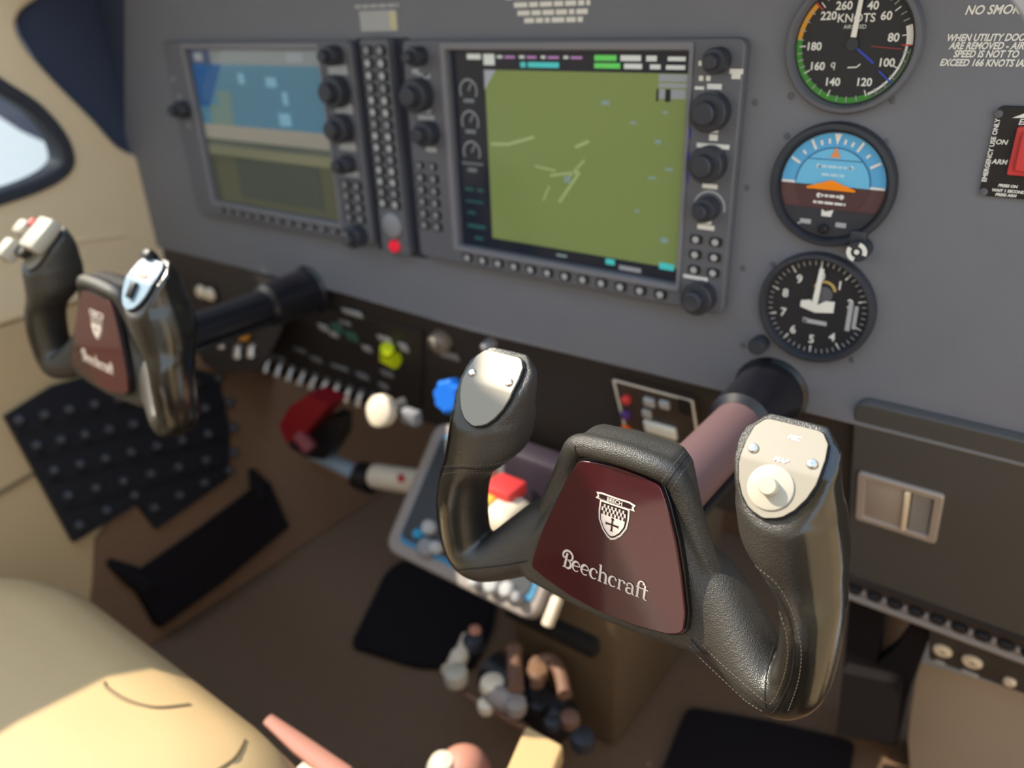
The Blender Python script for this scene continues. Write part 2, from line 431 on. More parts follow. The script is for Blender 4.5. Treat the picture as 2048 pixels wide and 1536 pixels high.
# ------------------------------------------------------------------ displays
def knob(parent, x, y, r, h, name='knob', inner=True, m=M_knob):
    q = MB()
    pr = [(r, 0), (r, h * .55), (r * .93, h * .6)]
    if inner: pr += [(r * .62, h * .62), (r * .6, h * .95), (r * .5, h)]
    else: pr += [(r * .85, h)]
    q.lathe(pr, 18, (x, y, 0)); return q.build(name, m, parent)
def softkeys(parent, xs, y, z, mm, r=.0033, name='softkey', ry=None):
    q = MB(); q.prism(rrect(-r * 1.5, -r, r * 1.5, r, r * .6), 0, .0022, bev=.0005)
    me = bpy.data.meshes.new('softkey'); q.bm.to_mesh(me); q.bm.free(); me.materials.append(M_black)
    tq = MB(); tq.disc((0, 0), r * .85, .0026, 12, r * .8)
    te = bpy.data.meshes.new('key_mark'); tq.bm.to_mesh(te); tq.bm.free(); te.materials.append(mm)
    for x in xs:
        o = link(name, me, parent); o.location = (x, y, z)
        k = link('key_mark', te, o)
def display_body(parent, x0, x1, y0, y1, sx0, sx1, sy0, sy1, t=.009):
    q = MB(); q.prism(rrect(x0, y0, x1, y1, .006), 0, t, holes=[rrect(sx0, sy0, sx1, sy1, .0015)], bev=.0015)
    q.build('bezel', M_bezel, parent)
    q = MB(); q.prism(rrect(x0 + .001, y0 + .001, x1 - .001, y1 - .001, .006), 0, .003); q.build('backing', M_black, parent)
    q = MB(); q.prism(rrect(sx0 - .006, sy0 - .005, sx1 + .004, sy1 + .006, .002), t - .001, t + .0016, holes=[rrect(sx0 - .001, sy0 - .001, sx1 + .001, sy1 + .001, .001)], bev=.0006)
    q.build('screen_surround', M_surround, parent)

# multi-function display
mfd = pthing('map_display', 'large cockpit display showing a green map, centre of the panel', 'display', 0, 0)
display_body(mfd, -.148, .146, -.095, .088, -.100, .108, -.078, .080)
Z1 = .0034
def quad(parent, name, m, x0, y0, x1, y1, z=Z1):
    q = MB(); q.flat([(x0, y0), (x1, y0), (x1, y1), (x0, y1)], z); return q.build(name, m, parent, fix=False)
scr = quad(mfd, 'screen', screen_mat('screen_black', (30, 34, 44), .35), -.1, -.078, .108, .08)
Z2 = .0038; Z3 = .0041; Z4 = .0044
M_map = screen_mat('map_green', (104, 118, 70), .48)
quad(scr, 'map_area', M_map, -.066, -.068, .1065, .066, Z2)
q = MB()
q.flat([(-.0665, .051), (-.055, .066), (-.0665, .066)], Z3)
q.build('map_corner', screen_mat('map_grey', (128, 134, 140), .6), scr, fix=False)
# top data bar
M_mg = screen_mat('scr_magenta', (150, 110, 160), .6); M_cy = screen_mat('scr_cyan', (60, 160, 160), .7); M_gr = screen_mat('scr_green', (84, 176, 84), .55)
M_sw = screen_mat('scr_white', (178, 184, 180), .5); M_sg = screen_mat('scr_grey', (120, 124, 128), .6); M_sb = screen_mat('scr_blue', (112, 130, 126), .5); M_dk = screen_mat('scr_dark', (30, 34, 44), .3)
def marks(parent, name, m, rects, z=Z3):
    for x0, y0, x1, y1 in rects:
        q = MB(); q.flat([(x0, y0), (x1, y0), (x1, y1), (x0, y1)], z); q.build(name, m, parent, fix=False)
marks(scr, 'screen_text', M_sw, [(-.053, .0745, -.048, .0765), (-.032, .0745, -.027, .0765), (-.012, .0745, -.008, .0765), (.008, .0745, .012, .0765), (.075, .0735, .083, .0770), (.091, .0738, .104, .0765), (.078, .0685, .086, .0715), (.090, .0685, .104, .0712)])
marks(scr, 'screen_text', M_mg, [(-.046, .0745, -.036, .0762), (-.025, .0745, -.016, .0762), (-.006, .0745, .004, .0762), (.014, .0745, .024, .0762)])
marks(scr, 'screen_text', M_cy, [(-.031, .0683, -.026, .072), (-.024, .0683, .004, .072)])
marks(scr, 'screen_text', M_gr, [(.034, .0735, .052, .0772), (.034, .0685, .055, .0720)])
marks(scr, 'screen_text', M_sw, [(.055, .0735, .071, .0772), (.058, .0685, .072, .0718)])
marks(scr, 'screen_text', M_sg, [(.085, .0610, .106, .0655), (.085, .0570, .106, .0600), (.0855, .0500, .0905, .0560), (.0945, .0500, .1055, .0560)], Z3)
marks(scr, 'screen_text', M_dk, [(.0838, .0480, .0855, .0560), (.0905, .0480, .0945, .0560)], Z4)
marks(scr, 'screen_text', M_sw, [(-.083, .0735, -.069, .0775), (-.0665, .0695, -.0555, .0775)])
marks(scr, 'screen_text', M_sg, [(.058, -.0760, .077, -.0725)])
marks(scr, 'screen_text', M_cy, [(.046, -.0735, .054, -.0690), (.092, -.0700, .104, -.0650)])
marks(scr, 'map_mark', M_sb, [(.064, .032, .069, .034), (.084, .020, .089, .0225), (.089, .040, .093, .042), (.070, -.030, .074, -.028), (.092, -.050, .098, -.046), (.080, -.005, .086, -.003), (.093, .002, .099, .004), (.040, .044, .047, .047), (.0, -.074, .01, -.072)])
q = MB()
q.stroke([(.003, -.030), (.022, -.005)], .0022, Z3); q.stroke([(-.005, -.010), (.022, -.005)], .0018, Z3); q.stroke([(.010, -.012), (.026, .004)], .0016, Z3)
q.stroke([(-.012, -.030), (-.006, -.018)], .0014, Z3); q.stroke([(-.063, .010), (-.045, .011), (-.020, .018)], .0022, Z3); q.stroke([(-.02, -.004), (.0, -.006)], .0014, Z3)
q.stroke([(.018, .013), (.030, .018)], .0022, Z3)
q.build('map_track', screen_mat('map_pale', (136, 148, 104), .55), scr, fix=False)
quad(scr, 'map_symbol', M_sb, .008, -.014, .014, -.009, Z4)
# engine strip gauges
for yy in (.062, .038, .014):
    q = MB(); q.arcband((-.0835, yy - .012), .008, .0092, -120, 120, Z3, 18); q.stroke([(-.0835, yy - .012), (-.080, yy - .006)], .001, Z3)
    q.build('gauge_arc', M_sg, scr, fix=False)
marks(scr, 'screen_text', screen_mat('scr_dim', (92, 98, 104), .55), [(-.089, .041, -.078, .044), (-.089, .017, -.078, .020), (-.095, -.008, -.072, -.0065), (-.089, -.014, -.079, -.011)])
marks(scr, 'screen_text', screen_mat('scr_teal', (38, 74, 74), .5), [(-.093, -.030, -.084, -.0275), (-.080, -.030, -.073, -.0275), (-.093, -.040, -.074, -.038), (-.092, -.050, -.083, -.0475), (-.093, -.062, -.073, -.0585), (-.086, -.072, -.076, -.069)])
q = MB(); q.prism(rrect(-.010, .0815, .008, .0855, .0006), .009, .0093); q.build('nameplate', M_white, mfd)
for x, y, r in ((-.127, .076, .0075), (-.130, .046, .0135), (-.123, .016, .0105)): knob(mfd, x, y, r, .020).location.z = .009
for x, y, r in ((.130, .075, .0080), (.128, .044, .0125), (.129, .011, .0120), (.130, -.019, .0085), (.129, -.083, .0120)): knob(mfd, x, y, r, .018).location.z = .009
softkeys(mfd, [-.090 + .017 * k for k in range(12)], -.0875, .0085, M_grey)
softkeys(mfd, (-.1385, -.1235), -.012, .0085, M_key, .0030)
for k in range(5): softkeys(mfd, (-.1385, -.1235), -.0225 - .0105 * k, .0085, M_key, .0036)
softkeys(mfd, (.1225, .1370), -.042, .0085, M_grey, .0030); softkeys(mfd, (.1225, .1370), -.0530, .0085, M_grey, .0030); softkeys(mfd, (.1225, .1370), -.0642, .0085, M_grey, .0030)
ZB = .0092
marks(mfd, 'bezel_print', M_grey, [(-.139, .0625, -.131, .0660), (-.126, .0590, -.119, .0625), (-.134, .0625, -.121, .0610), (-.136, .026, -.118, .0300), (-.133, .0315, -.121, .0350), (-.130, .000, -.118, .0040)], ZB)
marks(mfd, 'bezel_print', M_white, [(.1155, .0715, .1185, .0745), (.1165, .0625, .1195, .0655), (.1215, .0625, .1245, .0655), (.137, .0670, .146, .0700), (.1385, .0640, .1445, .0670), (.114, .0570, .1205, .0590), (.1225, .0575, .1325, .0608),
                                       (.1265, .0255, .1325, .0295), (.1265, .0305, .1325, .0322), (.118, .0205, .141, .0235), (.1265, -.0005, .1335, .0015), (.1240, -.0060, .1350, -.0030), (.1255, -.0305, .1325, -.0280), (.1225, -.0345, .1350, -.0312), (.1140, -.0690, .1330, -.0715)], ZB)
marks(mfd, 'bezel_print', mat('blue_mark', (60, 70, 170), .5), [(.1115, .026, .1135, .033), (.1115, .011, .1135, .017), (.1115, -.003, .1135, .004)], ZB)
q = MB(); q.arcband((.130, -.019), .0105, .0118, -100, 100, ZB, 14); q.build('bezel_print', M_grey, mfd, fix=False)

# primary flight display
pfd = pthing('attitude_display', 'blue and olive flight display at the far end of the panel', 'display', -.356, 0)
display_body(pfd, -.148, .146, -.095, .088, -.106, .102, -.078, .080)
s2 = quad(pfd, 'screen', screen_mat('pfd_olive', (70, 72, 58), .5), -.106, -.078, .102, .08)
quad(s2, 'sky_area', screen_mat('pfd_sky', (74, 112, 132), .42), -.106, .002, .102, .066, Z2)
q = MB(); q.flat([(-.106, .024), (-.106, .066), (-.055, .066), (-.088, .024)], Z3); q.build('sky_corner', screen_mat('pfd_deep', (40, 82, 130), .4), s2, fix=False)
marks(s2, 'top_bar', screen_mat('pfd_bar', (112, 118, 118), .5), [(-.072, .066, .102, .080)], Z2)
marks(s2, 'top_bar', screen_mat('pfd_bar2', (64, 74, 98), .5), [(-.106, .066, -.072, .080)], Z2)
marks(s2, 'reflection_band', screen_mat('pfd_band', (126, 122, 112), .55), [(-.106, -.009, .102, .006)], Z3)  # light reflected in the glass, put into the screen as three stripes
marks(s2, 'reflection_band', screen_mat('pfd_band2', (78, 84, 76), .4), [(-.106, -.016, .102, -.009)], Z3)
marks(s2, 'reflection_band', screen_mat('pfd_band3', (104, 104, 84), .5), [(-.106, -.026, .102, -.016)], Z3)
marks(s2, 'ground_area', screen_mat('pfd_ground', (58, 66, 60), .4), [(-.060, -.070, .075, -.027)], Z3)
M_pp = screen_mat('pfd_pale', (96, 138, 150), .42)
marks(s2, 'screen_text', screen_mat('pfd_moss', (96, 118, 112), .42), [(-.088, .006, -.050, .026), (-.070, .026, -.048, .040)], Z3)
marks(s2, 'screen_text', screen_mat('pfd_pale2', (110, 152, 172), .45), [(.014, .046, .030, .055), (.026, .010, .044, .022), (.036, .030, .044, .042), (-.030, .048, -.020, .058)], Z3)
marks(s2, 'screen_text', M_sg, [(-.100, .069, -.085, .077), (.050, .069, .074, .077)], Z3)
for x, y, r in ((.128, .076, .0085), (.126, .046, .0140), (.126, .014, .0130), (.127, -.018, .0085), (-.127, .020, .0090), (.129, -.086, .011)): knob(pfd, x, y, r, .020).location.z = .009
softkeys(pfd, [-.096 + .0172 * k for k in range(12)], -.0865, .0085, M_key)
for k in range(4): softkeys(pfd, (.118, .134), -.038 - .0105 * k, .0085, M_key, .0040)
marks(pfd, 'bezel_print', M_grey, [(.114, .060, .139, .068), (.116, .027, .140, .035), (.116, -.006, .138, .001), (.108, .043, .1125, .050), (.118, -.030, .138, -.025)], ZB)
marks(pfd, 'bezel_print', M_key, [(-.138, .030, -.132, .036), (-.131, .000, -.124, .006), (-.143, .048, -.137, .053)], ZB)

# audio panel between the displays
q = MB(); q.prism(rrect(-.2115, -.100, -.1470, .0895, .002), .0, .0008); q.build('radio_bay', mat('bay_navy', (40, 44, 60), .6), ip)
au = pthing('audio_panel', 'narrow upright audio panel of paired grey keys between the two displays', 'radio panel', -.180, 0)
q = MB(); q.prism(rrect(-.0168, -.098, .0168, .089, .003), 0, .010, bev=.001); q.build('bezel', M_bezel, au)
for k in range(14): softkeys(au, (-.0080, .0080), .080 - .0100 * k, .0095, M_grey if k % 3 else M_key, .0040)
q = MB(); q.lathe([(.0115, 0), (.0115, .0035), (.0085, .005)], 18, (.001, -.070, .0085)); q.build('volume_knob', M_key, au)
q = MB(); q.lathe([(.0058, 0), (.0058, .004), (.005, .0055), (.001, .006)], 16, (.0015, -.0895, .0085)); q.build('red_button', mat('lit_red', (226, 30, 52), .35, emit=.35), au, label='glossy red push button')

# ------------------------------------------------------------------ round dials
def dial(name, label, x, z, r=.0385):
    o = pthing(name, label, 'flight instrument', x, z, 'round dials in a column')
    q = MB(); q.lathe([(r, 0), (r, .004), (r * .97, .0062), (r * .91, .0066), (r * .885, .005), (r * .87, .0005), (r * .5, .0004)], 48); q.build('bezel', M_bezel if name[0] == 'a' and 'speed' in name else M_knob, o)
    q = MB(); q.disc((0, 0), r * .885, .0008, 48); q.build('dial_face', mat(name + '_face', (34, 36, 42), .5), o, fix=False)
    return o
def pol(a, r): return (r * math.sin(R(a)), r * math.cos(R(a)))
def ticks(parent, m, angs, r0, r1, wd, z=.0012, name='tick_marks'):
    for a in angs:
        q = MB(); q.stroke([pol(a, r0), pol(a, r1)], wd, z); q.build(name, m, parent, fix=False)
asi = dial('airspeed_indicator', 'round airspeed dial with green and yellow arcs, topmost of the three dials', .2075, .0835)
RI = .0325
def nums(parent, lst, r, size, m=M_white, z=.0012):
    q = MB()
    for s_, a in lst:
        x, y = pol(a, r); q.text(s_, x, y - size * .36, size, z, 'CENTER', bold=.00014)
    q.build('numerals', m, parent, fix=False)
A_ = lambda kt: 20 + (kt - 40) * 1.9 * (320 / 418)     # knots to degrees
KA = {40: 25, 60: 50, 80: 80, 100: 115, 120: 157, 140: 200, 160: 238, 180: 268, 220: 318, 260: 342}
def ka(k):
    ks = sorted(KA)
    for a, b_ in zip(ks, ks[1:]):
        if a <= k <= b_: return KA[a] + (KA[b_] - KA[a]) * (k - a) / (b_ - a)
q = MB(); q.arcband((0, 0), .0292, RI, ka(118), 275, .0012, 40); q.build('green_arc', mat('dial_green', (62, 140, 52), .5), asi, fix=False)
q = MB(); q.arcband((0, 0), .0298, RI, 275, ka(216), .0012, 16); q.build('yellow_arc', mat('dial_yellow', (226, 160, 46), .5), asi, fix=False)
q = MB(); q.arcband((0, 0), .0290, RI, ka(74), ka(86), .0014, 8); q.arcband((0, 0), .0290, .0303, ka(86), ka(119), .0014, 24); q.build('white_arc', M_white, asi, fix=False)
q = MB(); q.arcband((0, 0), .0310, RI, ka(88), ka(118), .0012, 24); q.build('green_arc', mat('dial_dgreen', (86, 116, 88), .5), asi, fix=False)
ticks(asi, M_white, [ka(k) for k in (40, 60, 80, 100, 120, 140, 160, 180)] + [318], .0268, .0305, .0006, .0016)
ticks(asi, M_grey, [ka(k) for k in (45, 50, 55, 65, 70, 90, 95, 105, 110, 115, 125, 130, 135, 145, 150, 155, 165, 170, 175)] + [275, 285, 295, 305, 325, 331, 337], .0285, .0318, .0005, .0016)
ticks(asi, M_red, [ka(86), ka(217)], .027, RI, .0007, .0018, 'red_line')
ticks(asi, mat('dial_blue', (46, 84, 190), .5), [ka(107)], .022, RI, .0009, .0018, 'blue_line')
ticks(asi, mat('dial_dred', (150, 60, 70), .5), [95], .0105, .0275, .0005, .0013, 'red_line')
ticks(asi, mat('dial_blue2', (50, 76, 190), .5), [127], .0015, .0165, .0012, .0013, 'blue_line')
nums(asi, [('40', 22), ('60', 47), ('80', 80), ('100', 115), ('120', 155), ('140', 203), ('160', 238), ('180', 268), ('220', 315), ('260', 340)], .0222, .0062)
lettering(asi, lambda q: (q.text('KNOTS', 0, .0120, .0064, .0013, 'CENTER', bold=.00008), q.text('AIRSPEED', 0, .0085, .0030, .0013, 'CENTER'), q.text('q', -.011, -.0125, .006, .0013), q.stroke([(-.001, -.0125), (.004, -.0122), (.006, -.0105)], .0007, .0013)))
q = MB(); q.stroke([pol(4, .004), pol(4, .030)], [.0032, .0022], .0026); q.build('pointer', M_white, asi, fix=False)
q = MB(); q.lathe([(.0035, .0008), (.0035, .0022), (.001, .0025)], 16); q.build('hub', M_knob, asi)
q = MB(); q.disc((0, 0), .0335, .0046, 48); 
MG = mat('dial_glass', (255, 255, 255), .02, trans=1.); 
# attitude indicator
ai = dial('attitude_indicator', 'round horizon dial split blue over brown, middle of the three dials', .2070, .0022)
def half(parent, name, m, r, a0, a1, z, yc=0.):
    q = MB(); q.flat([pol(a0 + (a1 - a0) * k / 30, r) for k in range(31)], z); return q.build(name, m, parent, fix=False)
M_sky = mat('dial_sky', (92, 178, 232), .5); M_sky2 = mat('dial_sky2', (112, 196, 240), .5); M_soil = mat('dial_soil', (92, 62, 64), .5); M_soil2 = mat('dial_soil2', (82, 54, 58), .5)
half(ai, 'sky_ring', M_sky, .0318, -91, 91, .0012); half(ai, 'ground_ring', M_soil, .0318, 91, 269, .0012)
half(ai, 'sky_drum', M_sky2, .0228, -91, 91, .0015); half(ai, 'ground_drum', M_soil2, .0228, 91, 269, .0015)
q = MB(); q.arcband((0, 0), .0224, .0232, -88, 88, .0017, 40); q.stroke([(-.0165, .0155), (.0165, .0155)], .0006, .0017); q.build('drum_edge', mat('dial_navy', (58, 110, 160), .5), ai, fix=False)
q = MB(); q.stroke([(-.0315, .0004), (-.0230, .0004)], .0015, .0018); q.stroke([(.0230, .0004), (.0315, .0004)], .0015, .0018); q.build('horizon_line', M_white, ai, fix=False)
ticks(ai, M_white, [-60, -30, 30, 60], .0245, .0310, .0016, .0018); ticks(ai, M_white, [-45, -20, -10, 10, 20, 45], .0255, .0285, .0014, .0018)
q = MB(); q.flat([(0, .0245), (.0022, .0312), (-.0022, .0312)], .0019); q.build('bank_index', M_white, ai, fix=False)
q = MB(); q.flat([(0, .0232), (.0030, .0170), (-.0030, .0170)], .0020); q.build('bank_pointer', mat('dial_orange', (240, 150, 90), .5), ai, fix=False)
q = MB(); q.flat([(-.0150, -.0016), (0, .0035), (.0150, -.0016), (.0150, -.0028), (-.0150, -.0028)][::1], .0030); q.build('aircraft_symbol', mat('dial_amber', (255, 146, 10), .4), ai, fix=False)
lettering(ai, lambda q: (blur_lines(q, [(-.010, .011, .0105, .0016), (-.007, .007, .0055, .0016)], .0018, 2), q.disc((-.0095, .0113), .0015, .0018), q.disc((.0105, .0113), .0015, .0018)), 'pitch_marks', mat('dial_pale', (190, 226, 246), .5))
lettering(ai, lambda q: (blur_lines(q, [(-.007, .007, -.0075, .0016), (-.010, .010, -.0120, .0016)], .0018, 4), q.disc((-.007, -.0068), .0015, .0018), q.disc((.007, -.0068), .0015, .0018)), 'pitch_marks')
q = MB(); q.flat([pol(a, .0325) for a in range(118, 243, 4)], .0022); q.build('lower_mask', M_knob, ai, fix=False)
q = MB(); q.flat([(-.0035, -.0195), (.0025, -.0195), (.0035, -.0150), (-.0015, -.0165), (-.0038, -.0150)], .0026); q.build('slip_mark', M_white, ai, fix=False)
marks(ai, 'dial_print', M_grey, [(-.0165, -.0255, -.0095, -.0225), (.0060, -.0255, .0125, -.0225), (-.018, -.0262, -.016, -.025)], .0026)
q = MB(); q.lathe([(.0030, .002), (.0030, .005), (.002, .006)], 14, (-.001, -.0275, 0)); q.build('adjust_knob', M_black, ai)
kx, ky = .0235, -.0370
q = MB(); q.lathe([(.0068, 0), (.0068, .010), (.006, .0115), (.0005, .012)], 22, (kx, ky, 0)); kn = q.build('caging_knob', M_knob, ai)
q = MB(); q.arcband((kx, ky), .0035, .0062, 10, 110, .0123, 10); q.arcband((kx, ky), .0035, .0062, 190, 300, .0123, 10); q.disc((kx, ky), .0016, .0123); q.build('knob_print', M_white, kn, fix=False)
q = MB(); q.box((.0215, -.0305, .004), (.010, .010, .006), .0015); q.build('knob_arm', M_knob, ai)
# altimeter
al = dial('altimeter', 'round black altimeter with white numerals, lowest of the three dials', .2078, -.0795)
ticks(al, M_grey, [k * 7.2 for k in range(50)], .0295, .0325, .0006)
ticks(al, M_white, [k * 36 for k in range(10)], .0275, .0325, .0010)
nums(al, [('0', 3), ('1', 36), ('2', 72), ('4', 144), ('5', 180), ('6', 216), ('7', 252), ('8', 288), ('9', 324)], .0225, .0082)
q = MB(); q.arcband((.004, .012), .006, .0078, -70, 80, .0014, 12); q.build('hatch_arc', mat('dial_gold', (196, 170, 104), .5), al, fix=False)
q = MB(); q.disc((.004, .010), .0056, .0013, 18); q.build('sub_dial', M_bezel, al, fix=False)
q = MB(); q.stroke([(-.001, -.002), (.001, .028)], [.004, .003], .0030); q.build('long_pointer', M_white, al, fix=False)
q = MB(); q.flat([(-.010, .004), (-.004, .0055), (0, .002), (.006, .0062), (.012, .0068), (.012, -.001), (0, -.003), (-.010, -.0005)], .0026); q.build('short_pointer', M_white, al, fix=False)
marks(al, 'dial_print', M_grey, [(.0205, -.012, .0235, .008), (.0245, -.010, .0270, .006), (-.0070, -.0115, .0085, -.0085), (-.0075, -.0110, -.0045, -.0080)], .0015)
q = MB(); q.lathe([(.0062, 0), (.0062, .010), (.005, .012)], 18, (-.0345, -.0335, 0)); q.build('setting_knob', M_knob, al)

# emergency locator switch plate, right
el = pthing('locator_switch_panel', 'small black switch plate with a red rocker, right end of the grey panel', 'switch panel', .2885, .0045)
q = MB(); q.prism(rrect(0, 0, .060, .0485, .003), 0, .0025, bev=.0006); q.build('plate', M_black, el)
for px in ((1997, 228), (1967, 384)):
    u, v = PANEL.uv(*px, .0026); o = link('screw', SC, el); o.location = (u - .2885, v - .0045, .0026)
q = MB(); q.prism(rrect(.0115, .013, .030, .0385, .001), .002, .006, bev=.0006); rk = q.build('rocker_frame', M_red, el, label='red rocker switch frame')
q = MB(); q.prism(rrect(.0145, .0155, .028, .0360, .0015), .006, .0085, bev=.001); q.build('rocker', M_red, rk)
def el_text(q):
    z = .0027
    for s_, px, sz in (('ON', (1990, 288), .0036), ('ARM', (1983, 327), .0036), ('ELT', (2036, 249), .0042), ('PRESS ON', (1996, 373), .0021), ('WAIT 1 SECOND', (1983, 382), .0021), ('PRESS ARM', (1990, 391), .0021)):
        u, v = PANEL.uv(*px, z); q.text(s_, u - .2885, v - .0045, sz, z, shear=.15, bold=.0001)
    u, v = PANEL.uv(1972, 364, z); q.text('EMERGENCY USE ONLY', u - .2885, v - .0045, .0032, z, rot=90, bold=.0001)
    u, v = PANEL.uv(2024, 236, z); u -= .2885; v -= .0045
    q.flat([(u, v), (u + .006, v + .003), (u + .011, v + .003), (u + .011, v + .0005)], z)
lettering(el, el_text)

# ================================================================== SUBPANEL ITEMS
def su(px, py, h=0.): return SUBP.uv(px, py, h)
gp = [su(*p_, .004) for p_ in ((1690, 812), (1699, 1160), (2048, 1262), (2048, 884))]
gx = .243
gt = gp[3][1]; gb = (gp[1][1] + gp[2][1]) / 2
gl = sthing('glove_box_door', 'flat grey glove box door with a silver latch, below the three dials', 'glove box', gx, gb)
q = MB(); q.prism(rrect(0, 0, .31, gt - gb, .010), -.004, .004, bev=.0015); q.build('door_panel', M_glove, gl)
def lu(px, py, h=.004):
    u, v = su(px, py, h); return (u - gx, v - gb)
lt = [lu(1722, 943), lu(1893, 985), lu(1872, 1080), lu(1709, 1033)]
lx0, lx1 = (lt[0][0] + lt[3][0]) / 2, (lt[1][0] + lt[2][0]) / 2; ly1, ly0 = (lt[0][1] + lt[1][1]) / 2, (lt[2][1] + lt[3][1]) / 2
M_latch = mat('latch_silver', (176, 168, 164), .4, metal=.2)
q = MB(); q.prism(rrect(lx0, ly0, lx1, ly1, .003), .0035, .0075, holes=[rrect(lx0 + .006, ly0 + .006, lx1 - .006, ly1 - .006, .001)], bev=.001); lf = q.build('latch_frame', M_latch, gl, label='silver latch frame')
xm = lx0 + (lx1 - lx0) * .60
q = MB(); q.box(((lx0 + xm) / 2 + .002, (ly0 + ly1) / 2, .0045), (xm - lx0 - .008, ly1 - ly0 - .012, .003), .0008); q.build('latch_slider', M_latch, lf)
q = MB(); q.box((xm, (ly0 + ly1) / 2, .0058), (.0035, ly1 - ly0 - .012, .006), .001); q.build('latch_grip', M_knobcream, lf)
q = MB(); q.box(((xm + lx1) / 2 - .002, (ly0 + ly1) / 2, .004), (lx1 - xm - .010, ly1 - ly0 - .013, .002)); q.build('latch_recess', M_key, lf)

# switch strip under the glove box
sl = [su(*p_) for p_ in ((1700, 1178), (2048, 1288))]
sv = (sl[0][1] + sl[1][1]) / 2
ss = sthing('breaker_strip', 'thin metal strip carrying a row of small square breakers under the glove box', 'switch strip', gx, sv - .004)
q = MB(); q.box((.155, 0, .003), (.33, .0035, .016), .0008); q.build('rail', M_grey_alu, ss)
q = MB(); q.box((.155, .009, -.001), (.33, .016, .006)); q.build('strip_backing', mat('strip_brown', (58, 48, 46), .7), ss)
for k in range(15):
    q = MB(); q.box((.008 + .0165 * k, .0075, .004), (.0085, .0085, .007), .001); q.build('breaker', M_black, ss)
    q = MB(); q.box((.0163 + .0165 * k, .0055, .004), (.004, .005, .006), .001); q.build('spacer', M_grey_alu, ss)
# jack panel
jk = sthing('headset_jack_panel', 'small dark plate with two cream headset jacks below the breaker strip', 'jack panel', .30, sv - .052)
def ju(px, py, h=.003):
    u, v = su(px, py, h); return (u - .30, v - (sv - .052))
jp = [ju(*p_) for p_ in ((1858, 1240), (1858, 1318), (2250, 1462), (2250, 1357))]
q = MB(); q.prism(roundpoly(jp, .003), -.002, .003, bev=.0006); q.build('plate', mat('jack_plate', (56, 54, 56), .6), jk)
for px, py, r in ((1886, 1299, .0075), (1945, 1321, .0078), (2020, 1361, .0048)):
    u, v = ju(px, py)
    q = MB(); q.lathe([(r, .003), (r, .0055), (r * .8, .007), (r * .38, .007), (r * .34, .0045), (.0002, .0045)], 22, (u, v, 0)); j = q.build('jack_nut', M_knobcream, jk)
    q = MB(); q.disc((u, v), r * .33, .0050, 12); q.build('jack_hole', M_gap, j, fix=False)
for px, py, w_ in ((1880, 1324, .008), (1940, 1346, .013)):
    u, v = ju(px, py); q = MB(); q.box((u, v, .0035), (w_, .0045, .0015), .0004); q.build('jack_label', M_grey, jk)

# framed annunciator plate in the centre
an = sthing('annunciator_plate', 'white framed small plate with red, purple and orange lamps, lit by sun', 'control panel', .096, -.040)
def au_(px, py, h=.003):
    u, v = su(px, py, h); return (u - .096, v + .040)
c4 = [au_(*p_) for p_ in ((1243, 768), (1398, 800), (1388, 888), (1236, 868))]
x0, x1 = (c4[0][0] + c4[3][0]) / 2, (c4[1][0] + c4[2][0]) / 2; y1, y0 = (c4[0][1] + c4[1][1]) / 2, (c4[2][1] + c4[3][1]) / 2
q = MB(); q.prism(rrect(x0, y0, x1, y1, .002), -.004, .0025); q.build('plate', mat('annun_brown', (64, 54, 50), .5), an)
q = MB(); q.prism(rrect(x0, y0, x1, y1, .002), .0025, .0031, holes=[rrect(x0 + .002, y0 + .002, x1 - .002, y1 - .002, .001)]); q.build('white_border', M_white, an)
for (px, py), mm in (((1254, 797), M_red), ((1253, 828), M_purple), ((1252, 857), M_orange)):
    u, v = au_(px, py); q = MB(); q.lathe([(.0045, .002), (.0045, .0065), (.003, .008)], 16, (u, v, 0)); q.build('lamp', mm, an)
for px, py, w_, h_, mm in ((1322, 858, .030, .014, mat('sunlit_patch', (236, 242, 240), .4)), (1300, 803, .010, .009, M_grey), (1330, 808, .009, .008, M_grey), (1295, 826, .008, .009, M_grey), (1370, 812, .010, .016, M_gap)):  # the white cap paints in a sunlit patch
    u, v = au_(px, py); q = MB(); q.box((u, v, .004), (w_, h_, .004), .001); q.build('switch_cap', mm, an)

# left switch panel
sw = sthing('switch_panel', 'dark switch panel left of the centre with a row of silver toggle switches', 'switch panel', -.35, -.11)
def swu(px, py, h=.0):
    u, v = su(px, py, h); return (u + .35, v + .11)
swc = [swu(*p_) for p_ in ((640, 612), (845, 665), (840, 815), (770, 812), (530, 736), (560, 640))]
q = MB(); q.prism(roundpoly(swc, .004), -.004, 0, bev=.0006); q.build('plate', mat('switch_plate', (46, 42, 42), .6), sw)
N = 10
for k in range(N):
    px = 540 + (748 - 540) * k / (N - 1); py = 718 + (792 - 718) * k / (N - 1)
    u, v = swu(px, py)
    q = MB(); q.lathe([(.0055, 0), (.0055, .003), (.004, .004)], 14, (u, v, 0)); tb = q.build('switch_collar', M_silver, sw)
    q = MB(); q.tube([(u, v, .003), (u, v - .004, .010), (u - .001, v - .010, .015)], [.0034, .0042, .0060], 10); q.build('toggle', M_silver, tb)
for px, py, m_, w_, h_ in ((555, 715, M_key, .03, .008), (600, 700, M_key, .022, .007), (632, 718, M_key, .02, .009), (680, 735, M_key, .03, .007), (725, 752, M_key, .02, .010), (648, 655, M_grey, .016, .010), (668, 668, M_grey, .014, .008), (705, 625, M_grey, .030, .008), (690, 645, M_key, .018, .006), (735, 697, M_grey, .013, .009), (770, 678, M_grey, .020, .009), (808, 694, M_grey, .012, .012), (775, 747, M_key, .018, .009), (768, 772, M_key, .014, .010)):
    u, v = swu(px, py); q = MB(); q.box((u, v, .0006), (w_, h_, .0016), .0004); q.build('switch_label', m_, sw)
